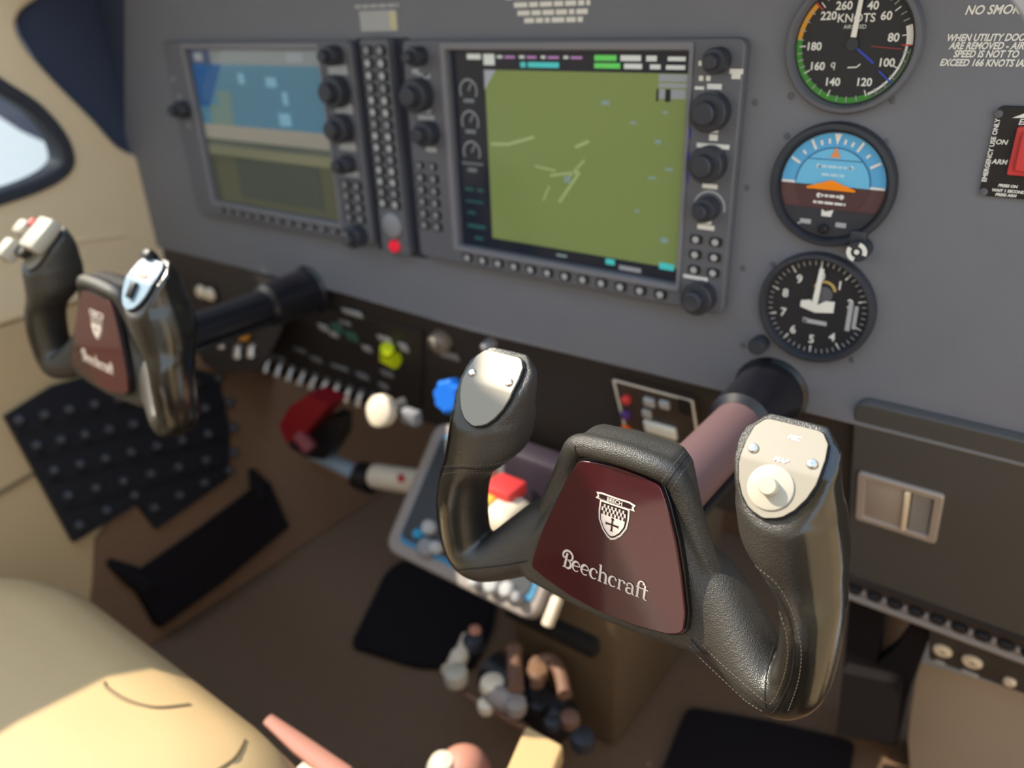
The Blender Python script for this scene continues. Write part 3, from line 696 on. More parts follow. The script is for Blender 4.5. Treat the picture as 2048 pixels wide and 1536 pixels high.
for px, py in ((676, 655), (705, 672)):
    u, v = swu(px, py); q = MB(); q.box((u, v, .0015), (.016, .013, .003), .0006); q.build('green_cap', mat('cap_green', (64, 112, 96), .5), sw)
CP_ = PANEL.uv(460, 660)
cpn = pthing('corner_switch_plate', 'dark plate in the corner under the far shaft, holding three silver toggles', 'switch panel', CP_[0], CP_[1], None, .0075)
cpo = [PANEL.uv(*q_) for q_ in ((322, 492), (420, 520), (545, 556), (560, 660), (520, 742), (440, 746), (392, 720), (345, 640))]
q = MB(); q.prism(roundpoly([(a - CP_[0], b_ - CP_[1]) for a, b_ in cpo], .004), .0012, .0062, bev=.0006); q.build('plate', M_sub, cpn)
for px, py in ((446, 682), (478, 702), (505, 700)):
    u, v = PANEL.uv(px, py); u -= CP_[0]; v -= CP_[1]
    q = MB(); q.tube([(u, v + .008, 0), (u, v + .004, .008), (u, v - .008, .011)], [.0045, .0048, .0060], 10); q.build('toggle', M_silver, cpn)
for px, py, w_, h_ in ((425, 590, .03, .006), (455, 606, .02, .006), (430, 720, .016, .008)):
    u, v = PANEL.uv(px, py); q = MB(); q.box((u - CP_[0], v - CP_[1], .0005), (w_, h_, .0012), .0003); q.build('switch_label', M_key, cpn)
u, v = PANEL.uv(488, 664); kb = pthing('orange_knob', 'amber oblong knob beneath the far control shaft', 'knob', u, v, None, .001)
q = MB(); q.box((0, 0, .007), (.030, .014, .012), .004, 3); q.build('cap', mat('amber', (216, 150, 44), .45), kb); q = MB(); q.lathe([(.005, 0), (.004, .003)], 12); q.build('stem', M_black, kb)
u, v = PANEL.uv(416, 585); lp = pthing('twin_lamp', 'pair of round cream lamps behind the far yoke', 'lamp', u, v, None, .001)
for s_ in (-.0095, .0095):
    q = MB(); q.lathe([(.0090, .002), (.0090, .005), (.006, .009), (.0005, .010)], 18, (s_, 0, 0)); q.build('lens', M_knobcream, lp)
q = MB(); q.box((0, 0, .0015), (.042, .022, .003), .001); q.build('base_plate', M_black, lp)
u, v = su(775, 707, .006); ly = sthing('lime_lever', 'bright lime three lobed lever on the dark switch panel', 'lever', u, v)
def lyu(px, py):
    a, b_ = su(px, py, .01); return (a - u, b_ - v, .008)
q = MB(); q.tube([lyu(772, 700), lyu(768, 716), lyu(790, 724)], [.0080, .0082, .0095], 12); q.build('lever_arm', M_lime, ly)
q = MB(); q.lathe([(.008, -.006), (.008, .004)], 14); q.build('pivot', M_black, ly)
for i_, (px, py, r_, nm, lb, mm) in enumerate(((882, 682, .0120, 'round_selector', 'round grey brown selector knob right of the lime lever', mat('knob_taupe', (120, 110, 98), .5)), (980, 688, .0062, 'small_knob', 'small grey knob just behind the near yoke horn tip', M_key))):
    u, v = su(px, py); o = sthing(nm, lb, 'knob', u, v)
    q = MB(); q.lathe([(r_, -.004), (r_, .006), (r_ * .85, .009), (r_ * .3, .0095)], 20); q.build('cap', mm, o)
    q = MB(); q.box((0, r_ * .5, .0095), (r_ * .2, r_ * .7, .001)); q.build('index_line', M_white, o)
    q = MB(); q.box((-.002, -r_ - .012, -.0035), (.026, .010, .0014), .0004); q.build('knob_label', M_key, o)
# big white knob on a stem below the switches
P = at(766, 822, 1, -.03)
wk = thing('white_round_knob', 'large white round knob hanging under the row of silver switches', 'knob', P)
q = MB(); MK = Matrix.Rotation(R(62), 4, 'X'); q.lathe([(.0005, .011), (.011, .011), (.0165, .008), (.0175, .003), (.016, -.004), (.010, -.006)], 24, (0, 0, 0), MK); q.build('cap', M_knobcream, wk)
q = MB(); q.tube([(0, .004, 0), (.006, .026, .002)], .0045, 10); q.build('stem', M_silver, wk)
q = MB(); q.box((.028, .012, -.004), (.022, .012, .016), .003); q.build('bracket', M_key, wk)

# ------------------------------------------------------------------ control shafts
def shaft(name, label, x, y_end, z=-.150):
    o = thing(name, label, 'control shaft', (x, 0, ZO + z), group='control shafts')
    MY = Matrix.Rotation(R(90), 4, 'X')       # local z -> -Y
    q = MB(); q.lathe([(.0275, -.004), (.0275, .001), (.0250, .004), (.0238, .03), (.0230, .058), (.018, .062)], 28, (0, 0, 0), MY); q.build('boot', M_shaft, o)
    q = MB(); q.lathe([(.0178, .05), (.0178, -y_end - .03), (.013, -y_end - .028)], 28, (0, 0, 0), MY); q.build('tube', M_shaft if x < 0 else M_tube, o)
    q = MB(); q.box((.016, y_end / 2 - .02, -.012), (.006, -y_end - .08, .006), .002); q.build('cable_rail', M_black, o)
    return o
shaft('control_shaft', 'thick black control shaft running from panel to the far yoke', -.328, -.21, -.163)
shaft('control_shaft', 'control shaft with a sunlit mauve tube behind the near yoke', .184, -.215)

# ================================================================== YOKES
def make_frame_mesh():
    bm = bmesh.new()
    def ellr(c, ax, ay, ra, rb, n=20, e=2.4):
        out = []
        for k in range(n):
            t_ = 2 * math.pi * k / n; cc, s_ = math.cos(t_), math.sin(t_)
            out.append(Vector(c) + ax * (ra * math.copysign(abs(cc) ** (2 / e), cc)) + ay * (rb * math.copysign(abs(s_) ** (2 / e), s_)))
        return out
    def add(rings):
        q = MB(); q.rings(rings); bmesh.ops.recalc_face_normals(q.bm, faces=q.bm.faces); return q.bm
    parts = []
    for sgn in (1, -1):
        # arm, bottom corner and grip in one sweep
        path = [(.020, .012, -.008), (.045, .008, -.014), (.064, .002, -.0245), (.080, -.005, -.0345), (.092, -.009, -.0370), (.1005, -.009, -.0300), (.1030, -.0085, -.014), (.1028, -.007, .003), (.1005, -.004, .017), (.0945, .000, .027), (.0885, .003, .038), (.0850, .004, .052), (.0820, .004, .066), (.0802, .004, .080), (.0798, .004, .105)]
        rad = [(.030, .014), (.0245, .0155), (.0185, .0165), (.0142, .0168), (.0130, .0168), (.0130, .0168), (.0130, .0172), (.0130, .0178), (.0142, .0185), (.0182, .0205), (.0228, .0232), (.0232, .0238), (.0226, .0235), (.0222, .0240), (.0220, .0240)]
        P = spl(path, 5); Q = spl([(a, b_, 0) for a, b_ in rad], 5)
        rings = []
        for i, p in enumerate(P):
            t_ = (P[min(i + 1, len(P) - 1)] - P[max(i - 1, 0)]).normalized()
            if i > len(P) * .42:
                k_ = min(1, max(0, (p.z + .012) / .020)); t_ = t_.lerp(Vector((0, 0, 1)), k_).normalized()
            ay = Vector((0, 1, 0)); ay = (ay - t_ * ay.dot(t_)).normalized(); ax = t_.cross(ay)
            rings.append([Vector((v.x * sgn, v.y, v.z)) for v in ellr(p, ax, ay, Q[i].x, Q[i].y, 24, 2.0 if p.z > .06 else 2.3)])
        g = add(rings)
        for pt, nn in (((.08, .0105, .0885), PU), ((.08, -.017, .0592), PL), ((.08, .0172, .0935), Vector((0, .95, .31)).normalized()), ((.0798 * sgn + .0178, .0120, .090), Vector((.75, .50, .43)).normalized()), ((.0798 * sgn - .0178, .0120, .090), Vector((-.75, .50, .43)).normalized())):
            bmesh.ops.bisect_plane(g, geom=g.verts[:] + g.edges[:] + g.faces[:], plane_co=Vector(pt) - nn * .0008, plane_no=nn, clear_outer=True)
            bmesh.ops.holes_fill(g, edges=[e for e in g.edges if e.is_boundary])
        parts.append(g)
    # hub
    out = [(-.0245, .0600), (0, .0615), (.0245, .0600), (.0305, .0540), (.038, .030), (.047, .008), (.058, -.010), (.066, -.028), (.058, -.0375), (.03, -.0400), (0, -.0415), (-.03, -.0400), (-.058, -.0375), (-.066, -.028), (-.058, -.010), (-.047, .008), (-.038, .030), (-.0305, .0540)]
    rings = []
    for dy, sc in ((-.0035, .90), (-.0010, .96), (.003, 1.), (.012, 1.), (.019, .96), (.023, .86)):
        ring = []
        for x, z in out:
            zc = .008
            y = dy + .20 * (z - .02) * (1 if dy < .003 else .5)
            ring.append((x * sc, y, zc + (z - zc) * (1 - (1 - sc) * .8)))
        rings.append(ring)
    parts.append(add(rings))
    q = MB(); hb = [(.0530, .0030, -.008), (.0450, .0040, .013), (.0372, .0045, .032), (.0318, .0040, .0455), (.0272, .0026, .0530), (.0180, .0008, .0566), (0, -.0002, .0582)]
    hb = hb + [(-a_, b_, c_) for a_, b_, c_ in hb[-2::-1]]
    q.tube(spl(hb, 5), .0064, 12)
    bmesh.ops.recalc_face_normals(q.bm, faces=q.bm.faces); parts.append(q.bm)
    for g in parts:
        me = bpy.data.meshes.new('t'); g.to_mesh(me); g.free(); bm.from_mesh(me); bpy.data.meshes.remove(me)
    me = bpy.data.meshes.new('leather_frame'); bm.to_mesh(me); bm.free()
    o = bpy.data.objects.new('t', me); COL.objects.link(o)
    r_ = o.modifiers.new('r', 'REMESH'); r_.mode = 'VOXEL'; r_.voxel_size = .0011
    s_ = o.modifiers.new('s', 'SMOOTH'); s_.factor = .5; s_.iterations = 14
    dg = bpy.context.evaluated_depsgraph_get(); dg.update()
    m2 = bpy.data.meshes.new_from_object(o.evaluated_get(dg)); bpy.data.objects.remove(o)
    m2.materials.clear(); m2.materials.append(M_leather)
    m2.polygons.foreach_set('use_smooth', [True] * len(m2.polygons))
    return m2
PU = Vector((0, -.62, .785)).normalized()
PL = Vector((0, -.80, .60)).normalized()
FRAME_ME = make_frame_mesh()

def arc(cx, cy, rx, ry, a0, a1, n=14): return [(cx + rx * math.cos(R(a0 + (a1 - a0) * k / n)), cy + ry * math.sin(R(a0 + (a1 - a0) * k / n))) for k in range(n + 1)]
def letters(q, x, y, s, z):
    """serif wordmark drawn stroke by stroke; s = x-height"""
    TH, TN = .20, .10
    def st(pts, ws):
        q.stroke([(x + px * s, y + py * s) for px, py in pts], [w_ * s for w_ in ws] if isinstance(ws, list) else ws * s, z)
    def ball(px, py, r=.11): q.disc((x + px * s, y + py * s), r * s, z, 10)
    def serif(px, py, l=.38): st([(px - l / 2, py), (px + l / 2, py)], .09)
    def cw(n, f=lambda t: 1): return [TN + (TH - TN + .03) * f(k / n) for k in range(n + 1)]
    # B
    st([(.46, 1.42), (.40, 1.1), (.33, .5), (.28, .02)], TH); serif(.28, .045, .40)
    p_ = [(v.x, v.y) for v in spl([(.26, .98), (.12, .92), (.03, 1.10), (.08, 1.40), (.30, 1.62), (.62, 1.66), (.92, 1.46), (1.02, 1.16), (.90, .88), (.66, .80), (.50, .82)], 4)]
    st(p_, [.10 + .10 * math.sin(math.pi * k / (len(p_) - 1)) for k in range(len(p_))]); ball(.24, .98, .10)
    p_ = [(v.x, v.y) for v in spl([(.56, .82), (.82, .62), (.90, .34), (.76, .08), (.52, .03), (.30, .10)], 4)]
    st(p_, [.09 + .12 * math.sin(math.pi * k / (len(p_) - 1)) for k in range(len(p_))])
    x += 1.02 * s
    for _ in range(2):     # e
        st(arc(.43, .50, .36, .46, 8, 312, 22), [TN + .13 * max(0, math.sin(R(8 + 304 * k / 22 - 90 + 30))) for k in range(23)]); st([(.10, .50), (.80, .56)], .09)
        x += .90 * s
    def cc():
        st(arc(.43, .50, .36, .46, 42, 315, 20), [TN + .13 * max(0, math.sin(R(42 + 273 * k / 20 - 90))) for k in range(21)]); ball(.70, .74, .10)
    cc(); x += .82 * s
    # h
    st([(.22, .03), (.22, 1.58)], TH); serif(.22, .045); st([(.04, 1.52), (.24, 1.58)], .09)
    st(arc(.53, .62, .27, .34, 170, 0, 10) + [(.80, .03)], [TN, TN, .11, .12, .13, .15, .17, .19, TH, TH, TH, TH]); serif(.80, .045)
    x += 1.06 * s
    cc(); x += .84 * s
    # r
    st([(.22, .03), (.22, .96)], TH); serif(.22, .045); st([(.04, .90), (.24, .96)], .09)
    st(arc(.48, .62, .24, .32, 170, 50, 8), [TN] * 5 + [.12, .13, .14, .15]); ball(.66, .82, .12)
    x += .78 * s
    # a
    p_ = arc(.40, .66, .29, .30, 165, 0, 10) + [(.69, .20), (.74, .06), (.88, .05)]
    st(p_, [.10, .10, .11, .12, .13, .14, .15, .17, .19, TH, TH, TH, .14, .09]); ball(.16, .72, .11)
    st(arc(.40, .27, .28, .25, 62, 318, 14), [TN + .09 * math.sin(math.pi * k / 14) for k in range(15)])
    x += .93 * s
    # f t ligature
    p_ = [(.24, .03), (.24, .7), (.24, 1.15)] + arc(.52, 1.20, .28, .36, 175, 40, 8)
    st(p_, [TH, TH, TH] + [.18, .16, .14, .12, .11, .11, .11, .12, .12]); ball(.72, 1.38, .12); serif(.24, .045)
    st([(.04, .93), (1.16, .93)], .10)
    p_ = [(.86, 1.30), (.86, .6), (.86, .25)] + arc(1.02, .20, .16, .18, 180, 300, 6)
    st(p_, [.16, TH, TH] + [.19, .17, .14, .12, .10, .09, .08])

def crest(q, q2, q3, q4, cx, cy):
    """banner with the word BEECH over a shield; q white outline, q2 dark, q3 white fill, q4 dark details"""
    u = .001
    def P(l): return [(cx + a * u, cy + b_ * u) for a, b_ in l]
    ban = [(-11.2, 11.2), (-8, 11.8), (0, 11.6), (8, 11.8), (11.6, 10.9), (10.6, 9.3), (11.4, 7.4), (8.6, 7.6), (8.6, 8.2), (-8.6, 8.2), (-8.6, 7.6), (-11.4, 7.8), (-10.2, 9.4)]
    q.flat(P(ban), .0004)
    ban2 = [(-9.9, 10.4), (-8, 10.9), (0, 10.7), (8, 10.9), (10.0, 10.2), (9.3, 9.3), (9.8, 8.3), (-9.6, 8.5), (-9.1, 9.4)]
    q2.flat(P(ban2), .0006)
    q3.text('BEECH', cx, cy + 8.45 * u, .0030, .0009, 'CENTER', bold=.00007)
    sh = [(-8.6, 7.9), (-8.8, 2), (-8.2, -3), (-5.5, -8), (-2.2, -11.2), (0, -12.2), (2.2, -11.2), (5.5, -8), (8.2, -3), (8.8, 2), (8.6, 7.9)]
    def sc(k, l): return [(a * k, -1 + (b_ + 1) * k) for a, b_ in l]
    q.flat(P(sh)[::-1], .0004); q2.flat(P(sc(.885, sh))[::-1], .0006)
    q3.flat(P(sc(.80, sh))[::-1], .0008)
    for r_, yy in ((0, 5.6), (1, 3.5), (2, 1.6)):
        n_ = 6 if r_ != 1 else 5
        for k in range(n_ + 1):
            xx = (k - n_ / 2) * 2.15 + (0 if r_ != 1 else 0)
            if abs(xx) > 6.6: continue
            q4.flat(P([(xx - .42, yy + 1.0), (xx - .55, yy - .9), (xx + .55, yy - .9), (xx + .42, yy + 1.0)]), .0010)
    q4.flat(P([(-.6, .2), (-1.0, -.5), (-.45, -.9), (-.4, -3.0), (-3.2, -3.0), (-3.7, -2.5), (-3.7, -4.6), (-3.2, -4.0), (-.4, -3.9), (-.45, -6.4), (-1.0, -7.0), (1.0, -7.0), (.45, -6.4), (.4, -3.9), (3.2, -4.0), (3.7, -4.6), (3.7, -2.5), (3.2, -3.0), (.4, -3.0), (.45, -.9), (1.0, -.5), (.6, .2)])[::-1], .0010)

PLATE_TILT = math.atan2(.014, .067)
def yoke(name, label, loc, near):
    o = thing(name, label, 'control yoke', loc, (0, R(-1.3), 0), 'control yokes')
    link('leather_frame', FRAME_ME, o)
    # burgundy centre plate: local frame x right, y up along the plate, z out
    pb = bpy.data.objects.new('centre_plate', None)
    Mp = Matrix.Translation((0, -.0136, .0010)) @ Matrix.Rotation(R(90) - PLATE_TILT, 4, 'X')
    ol = [(-.0225, .0490), (-.012, .0508), (0, .0516), (.012, .0510), (.0240, .0492), (.0290, .0400), (.0355, .0240), (.0412, .0060), (.0458, -.0120), (.0462, -.0225), (.0390, -.0268), (.0200, -.0300), (0, -.0308), (-.0200, -.0290), (-.0390, -.0245), (-.0468, -.0215), (-.0440, -.0080), (-.0398, .0060), (-.0340, .0220), (-.0275, .0390)]
    ol = roundpoly(ol, .003, 3)
    cxy = (0, .01)
    base = [(cxy[0] + (a - cxy[0]) * 1.03, cxy[1] + (b_ - cxy[1]) * 1.03) for a, b_ in ol]
    q = MB(Mp); q.prism(base, -.012, -.0022, bev=.0006); q.build('plate_rim', M_rim, o)
    q = MB(Mp); q.prism(ol, -.0024, 0, bev=.0006); cp_ = q.build('centre_plate', M_burg, o, label='glossy burgundy centre plate')
    a, b_, c_, d_ = MB(Mp), MB(Mp), MB(Mp), MB(Mp)
    crest(a, b_, c_, d_, .0012, .0243)
    for nm, qq, m_ in (('emblem', a, M_cream), ('emblem_ground', b_, M_ink), ('emblem_fill', c_, M_cream), ('emblem_detail', d_, M_ink)): qq.build(nm, m_, cp_, fix=False)
    q = MB(Mp); letters(q, -.0262, -.0132, .0061, .0004); q.build('wordmark', M_cream, cp_, fix=False)
    # horn plates: bent D-shaped sheet
    def on_plate(x, t_, h=0.):
        """t_ = distance along the plate from its crease (+ up/forward)"""
        cy, cz = -.0040, .0780
        if t_ > .0008: d = Vector((0, .785, .62)); n_ = PU; k = t_
        elif t_ < -.0008: d = Vector((0, .60, .80)); n_ = PL; k = t_
        else: d = Vector((0, .70, .715)); n_ = ((PU + PL) / 2).normalized(); k = t_
        return Vector((x, cy, cz)) + d * k + n_ * h
    for sgn in (1, -1):
        xc = .0798 * sgn
        prof = [(.0190, .0128), (.0150, .0158), (.008, .0168), (0, .0168), (-.0035, .0165), (-.010, .0145), (-.016, .0112), (-.0200, .0075), (-.0222, .0035)]
        prof2 = []
        for (t0, w0), (t1, w1) in zip(prof, prof[1:]):
            for k in range(3): prof2.append((t0 + (t1 - t0) * k / 3, w0 + (w1 - w0) * k / 3))
        prof2 = [(.0200, .0098), (.0197, .0115)] + prof2 + [(-.0228, .0008)]
        for lift, mm, nm, gr in ((.0012, M_steel, 'horn_plate', 0.), (.0000, M_gap, 'plate_gasket', .0007)):
            q = MB(); top = []; bot = []
            for t_, w_ in prof2:
                t2 = t_ + (gr if t_ > 0 else -gr)
                rowt = []; rowb = []
                for k in range(7):
                    xx = xc + (w_ + gr) * (k / 3 - 1)
                    rowt.append(on_plate(xx, t2, lift)); rowb.append(on_plate(xx, t2, -.003))
                top.append(rowt); bot.append(rowb)
            for i in range(len(top)):
                pass
            rings = [t_ + b2[::-1] for t_, b2 in zip(top, bot)]
            q.rings(rings); hp = q.build(nm, mm, o, ang=30)
            if nm == 'horn_plate':
                plate = hp
                if not near and sgn == 1: hp.data.materials[0] = M_blueplate
        # screws
        for sx_ in (-1, 1):
            if not near and sgn == 1 and sx_ == 1: pass
            sc = link('plate_screw', SCR2, plate)
            p_ = on_plate(xc + sx_ * .0127, .0045, .0012)
            sc.matrix_local = Matrix.Translation(p_) @ PU.to_track_quat('Z', 'Y').to_matrix().to_4x4() @ Matrix.Rotation(R(30 * sx_), 4, 'Z')
        if near and sgn == 1:
            ML = Matrix.Translation(on_plate(xc - .0006, -.0098, .0012)) @ Matrix(((1, 0, 0), (0, .60, -.80), (0, .80, .60))).to_4x4()
            q = MB(ML); q.lathe([(.0098, 0), (.0098, .0007), (.0093, .0010), (.0004, .0010)], 36); q.build('button_ring', M_plastic, o, label='white plastic ring of the map light button')
            q = MB(ML); q.lathe([(.0040, .001), (.0040, .0052), (.0036, .0060), (.0004, .0061)], 26); q.build('button', M_plastic, o)
            MU = Matrix.Translation(on_plate(xc, .0045, .0014)) @ Matrix(((1, 0, 0), (0, .785, -.62), (0, .62, .785))).to_4x4()
            q = MB(MU); q.text('MIC', .0020, .0085, .0030, 0, 'CENTER', shear=.3, bold=.00006); q.build('lettering', M_white, plate, fix=False)
            q = MB(MU); q.text('MAP', .0, -.0030, .0030, 0.0002, 'CENTER', shear=.3, bold=.00006); q.build('lettering', M_white, plate, fix=False)
        if not near and sgn == -1:
            def sb_(c, d, nm, mm, bv=.002):
                MU = Matrix.Translation(on_plate(xc, .002, .001)) @ Matrix(((1, 0, 0), (0, .785, -.62), (0, .62, .785))).to_4x4()
                q = MB(MU @ Matrix.Scale(1.25, 4)); q.box(c, d, bv); q.build(nm, mm, o)
            sb_((.006, .004, .005), (.020, .026, .010), 'switch_block', M_plastic, .004)
            sb_((-.014, .004, .006), (.012, .012, .012), 'rocker', M_plastic, .004); sb_((-.013, -.014, .006), (.012, .016, .012), 'rocker', M_plastic, .004)
            sb_((-.004, -.006, .003), (.012, .018, .006), 'rocker_well', M_black)
            MU = Matrix.Translation(on_plate(xc - .006, .014, .004)) @ PU.to_track_quat('Z', 'Y').to_matrix().to_4x4()
            q = MB(MU); q.lathe([(.0048, 0), (.0048, .008), (.003, .011)], 16); q.build('red_button', M_red, o, label='red push button on the switch block')
        if not near and sgn == 1:
            MU = Matrix.Translation(on_plate(xc, -.008, .001)) @ Matrix(((1, 0, 0), (0, .60, -.80), (0, .80, .60))).to_4x4()
            q = MB(MU); q.box((.0, 0, .002), (.006, .013, .004), .001); q.build('slide_switch', M_black, o)
            MU = Matrix.Translation(on_plate(xc - .004, .019, -.002)) @ PU.to_track_quat('Z', 'Y').to_matrix().to_4x4()
            q = MB(MU); q.box((-.003, .003, .004), (.010, .008, .010), .002); q.build('trim_switch', M_black, o)
            q = MB(MU); q.box((.006, -.014, .0035), (.009, .004, .0015), .0005); q.build('switch_legend', M_pink, o)
    return o
SCR2 = screw_mesh(.0024, .0014); SCR2.materials.append(M_chrome)
for p_ in SCR2.polygons: p_.use_smooth = True
SCR2.set_sharp_from_angle(angle=R(40))
NEAR = (.184, -.22, ZO - .150)
ny = yoke('control_yoke', 'nearest black leather yoke, in focus, with round white button on its horn', NEAR, True)
fy = yoke('control_yoke', 'blurred far yoke with white switches and a red button', (-.308, -.231, ZO - .143), False)
fy.rotation_euler = (0, R(2.0), 0)

# stitching and seams on the near yoke, laid on its surface
bpy.context.view_layer.update()
Mi = ny.matrix_world.inverted()
bvh = BVHTree.FromPolygons([v.co.copy() for v in FRAME_ME.vertices], [tuple(p.vertices) for p in FRAME_ME.polygons])
def drape(px_pts, n=10):
    out = []
    for p_ in spl([(a, b_, 0) for a, b_ in px_pts], n):
        o_ = Mi @ Vector(CP); d_ = (Mi.to_3x3() @ Vector(ray(p_.x, p_.y))).normalized()
        h = bvh.ray_cast(o_, d_)
        if h[0] is not None: out.append(h[0] + h[1] * .0001)
    return out
def seam(px, r=.00035, m=M_gap, name='seam', n=10):
    pts = drape(px, n)
    if len(pts) < 3: return
    q = MB(); q.tube(pts, r, 6); q.build(name, m, ny)
def stitches(px, n=14, m=M_thread, r=.00022, duty=.62):
    pts = drape(px, n)
    if len(pts) < 4: return
    # resample by length
    acc = [0.]
    for a, b_ in zip(pts, pts[1:]): acc.append(acc[-1] + (b_ - a).length)
    def P(s_):
        for i in range(len(acc) - 1):
            if acc[i] <= s_ <= acc[i + 1] + 1e-9:
                t_ = (s_ - acc[i]) / max(1e-9, acc[i + 1] - acc[i]); return pts[i].lerp(pts[i + 1], t_)
        return pts[-1]
    q = MB(); s_ = 0.; step = .0021
    while s_ + step * duty < acc[-1]:
        q.tube([P(s_), P(s_ + step * duty * .5) , P(s_ + step * duty)], [r * .7, r, r * .7], 5); s_ += step
    q.build('stitching', m, ny)
for sm_, st_ in (([(1329, 974), (1352, 940), (1377, 908)], ([(1322, 966), (1345, 933), (1368, 903)], [(1341, 982), (1362, 949), (1384, 920)])),
                 ([(1163, 917), (1152, 905), (1150, 892)], ()),
                 ([(1382, 1278), (1430, 1330), (1490, 1385), (1535, 1420)], ([(1378, 1292), (1425, 1345), (1485, 1397), (1528, 1425)], [(1390, 1275), (1440, 1325), (1500, 1378), (1540, 1412)])),
                 ([(1466, 1045), (1472, 1090), (1500, 1135), (1545, 1175), (1573, 1225), (1588, 1290), (1582, 1355), (1560, 1405), (1545, 1427)], ([(1471, 1040), (1479, 1085), (1508, 1128), (1555, 1170), (1585, 1225), (1602, 1295), (1597, 1360), (1575, 1425)], [(1463, 1062), (1468, 1095), (1495, 1142), (1538, 1185), (1563, 1235), (1576, 1290), (1570, 1345), (1552, 1392), (1536, 1412)])),
                 ([(886, 940), (920, 936), (960, 938), (1005, 932), (1040, 912), (1058, 890)], ([(886, 934), (920, 930), (960, 931), (1003, 925), (1036, 906)], [(886, 948), (922, 944), (962, 946), (1006, 940), (1044, 920)])),
                 ([(1055, 1122), (1010, 1130), (960, 1136), (915, 1140)], ([(1056, 1112), (1010, 1120), (960, 1126), (918, 1130)],)),
                 ([(1548, 1292), (1535, 1340), (1530, 1385), (1532, 1418)], ())):
    seam(sm_)
    for s__ in st_: stitches(s__)

# ================================================================== LEFT SIDEWALL ITEMS
cb = [(5, 832), (100, 772), (225, 735), (330, 725), (428, 752), (452, 858), (448, 958), (305, 1058), (268, 1008), (142, 1083)]
bx = thing('circuit_breaker_box', 'dark slanted circuit breaker panel on the tan sidewall by the far seat', 'circuit breaker panel', wlow(230, 930))
BI = Matrix.Translation(-bx.location)
q = MB(BI); q.rings(wl_poly(cb, .002, .014)); q.build('panel_body', M_breaker, bx)
rows = [((20, 835), (420, 750), 9), ((55, 885), (440, 800), 9), ((90, 935), (448, 850), 8), ((118, 985), (448, 900), 7), ((140, 1045), (250, 985), 3), ((290, 1010), (440, 935), 4)]
# raised bands between rows
for (a, b_) in (((30, 868), (440, 770)), ((65, 918), (450, 822)), ((100, 965), (452, 878)), ((128, 1020), (452, 930))):
    pa = [wlow(*a, h=.014), wlow(*b_, h=.014)]
    q = MB(BI); q.tube([pa[0], pa[1]], .003, 6); q.build('row_rib', M_black, bx)
q = MB(); q.lathe([(.0065, 0), (.0065, .004), (.0045, .0055), (.0045, .009), (.0005, .0095)], 14)
BM = bpy.data.meshes.new('breaker'); q.bm.to_mesh(BM); q.bm.free(); BM.materials.append(mat('breaker_cap', (64, 64, 70), .5))
for p_ in BM.polygons: p_.use_smooth = True
rnd = random.Random(3)
for (a, b_, n_) in rows:
    for k in range(n_):
        t_ = k / max(1, n_ - 1)
        p_ = wlow(a[0] + (b_[0] - a[0]) * t_ + 18, a[1] + (b_[1] - a[1]) * t_ + 6, h=.014)
        br = link('breaker', BM, bx)
        br.matrix_local = Matrix.Translation(p_ - bx.location) @ wl_n.to_track_quat('Z', 'Y').to_matrix().to_4x4()
# map pocket
pk_px = [(252, 1155), (395, 1055), (520, 962), (560, 1052), (430, 1160), (305, 1250)]
pk = thing('side_pocket', 'wide black pocket low on the brown sidewall below the breaker panel', 'pocket', wlow(400, 1110))
PI_ = Matrix.Translation(-pk.location)
q = MB(PI_); q.rings(wl_poly(pk_px, .004, .030)); q.build('pocket_body', M_mat, pk)
for a, b_, c_ in (((216, 1122), (262, 1150), (300, 1180)), ((502, 938), (516, 965), (525, 1000))):
    q = MB(PI_); q.tube([wlow(*a, h=.012), wlow(*b_, h=.02), wlow(*c_, h=.028)], [.004, .012, .010], 8); q.build('pocket_tab', M_mat, pk)
# sidewall seam
q = MB(); q.tube([wlow(-60, 1020, .002), wlow(0, 985, .002), wlow(60, 950, .002), wlow(95, 925, .002)], .003, 6); tag(q.build('trim_6', M_seam), kind='structure')
q = MB(); q.tube([Vector(WALL.M @ Vector((*WALL.uv(*p_), .001))) for p_ in ((0, 520), (60, 505), (160, 480), (250, 470))], .002, 6); tag(q.build('trim_7', M_tan), kind='structure')

# ================================================================== FAR SEAT
ZS = ZO - .335
st = thing('pilot_seat', 'tan leather seat cushion, half shaded and half sunlit', 'seat', (-.29, -.58, 0))
q = MB()
rings = []
X0, X1, Y0, Y1 = -.46, .018, -.64, -.302
def seat_ring(inset, z, rc, bow=0.):
    pts = roundpoly([(X0 + inset, Y0 + inset), (X1 - inset, Y0 + inset), (X1 - inset, Y1 - inset), (X0 + inset, Y1 - inset)], [rc, rc, rc, rc * 2.4], 8)
    return [(a + .29, b_ + .58, z) for a, b_ in pts]
prof = [(.030, ZS - .16, .07), (.006, ZS - .145, .09), (.0, ZS - .10, .07), (.002, ZS - .055, .07), (.012, ZS - .025, .07), (.032, ZS - .006, .07), (.06, ZS + .004, .07), (.12, ZS + .010, .08), (.2, ZS + .010, .05)]
q.rings([seat_ring(*p_) for p_ in prof]); q.build('cushion', M_seat, st, ang=60)
cush = [c_ for c_ in COL.objects if c_.name == 'cushion'][0].data
sbvh = BVHTree.FromPolygons([v.co.copy() for v in cush.vertices], [tuple(p.vertices) for p in cush.polygons])
def seatpt(px, py):
    h = sbvh.ray_cast(Vector(CP) - Vector(st.location), Vector(ray(px, py)).normalized())
    return h[0]
q = MB(); q.tube(spl([k_ for k_ in (seatpt(209, 1366), seatpt(216, 1378), seatpt(255, 1402), seatpt(311, 1416), seatpt(380, 1410), seatpt(458, 1400)) if k_ is not None], 6), .0016, 6); q.build('piping', M_seam, st)
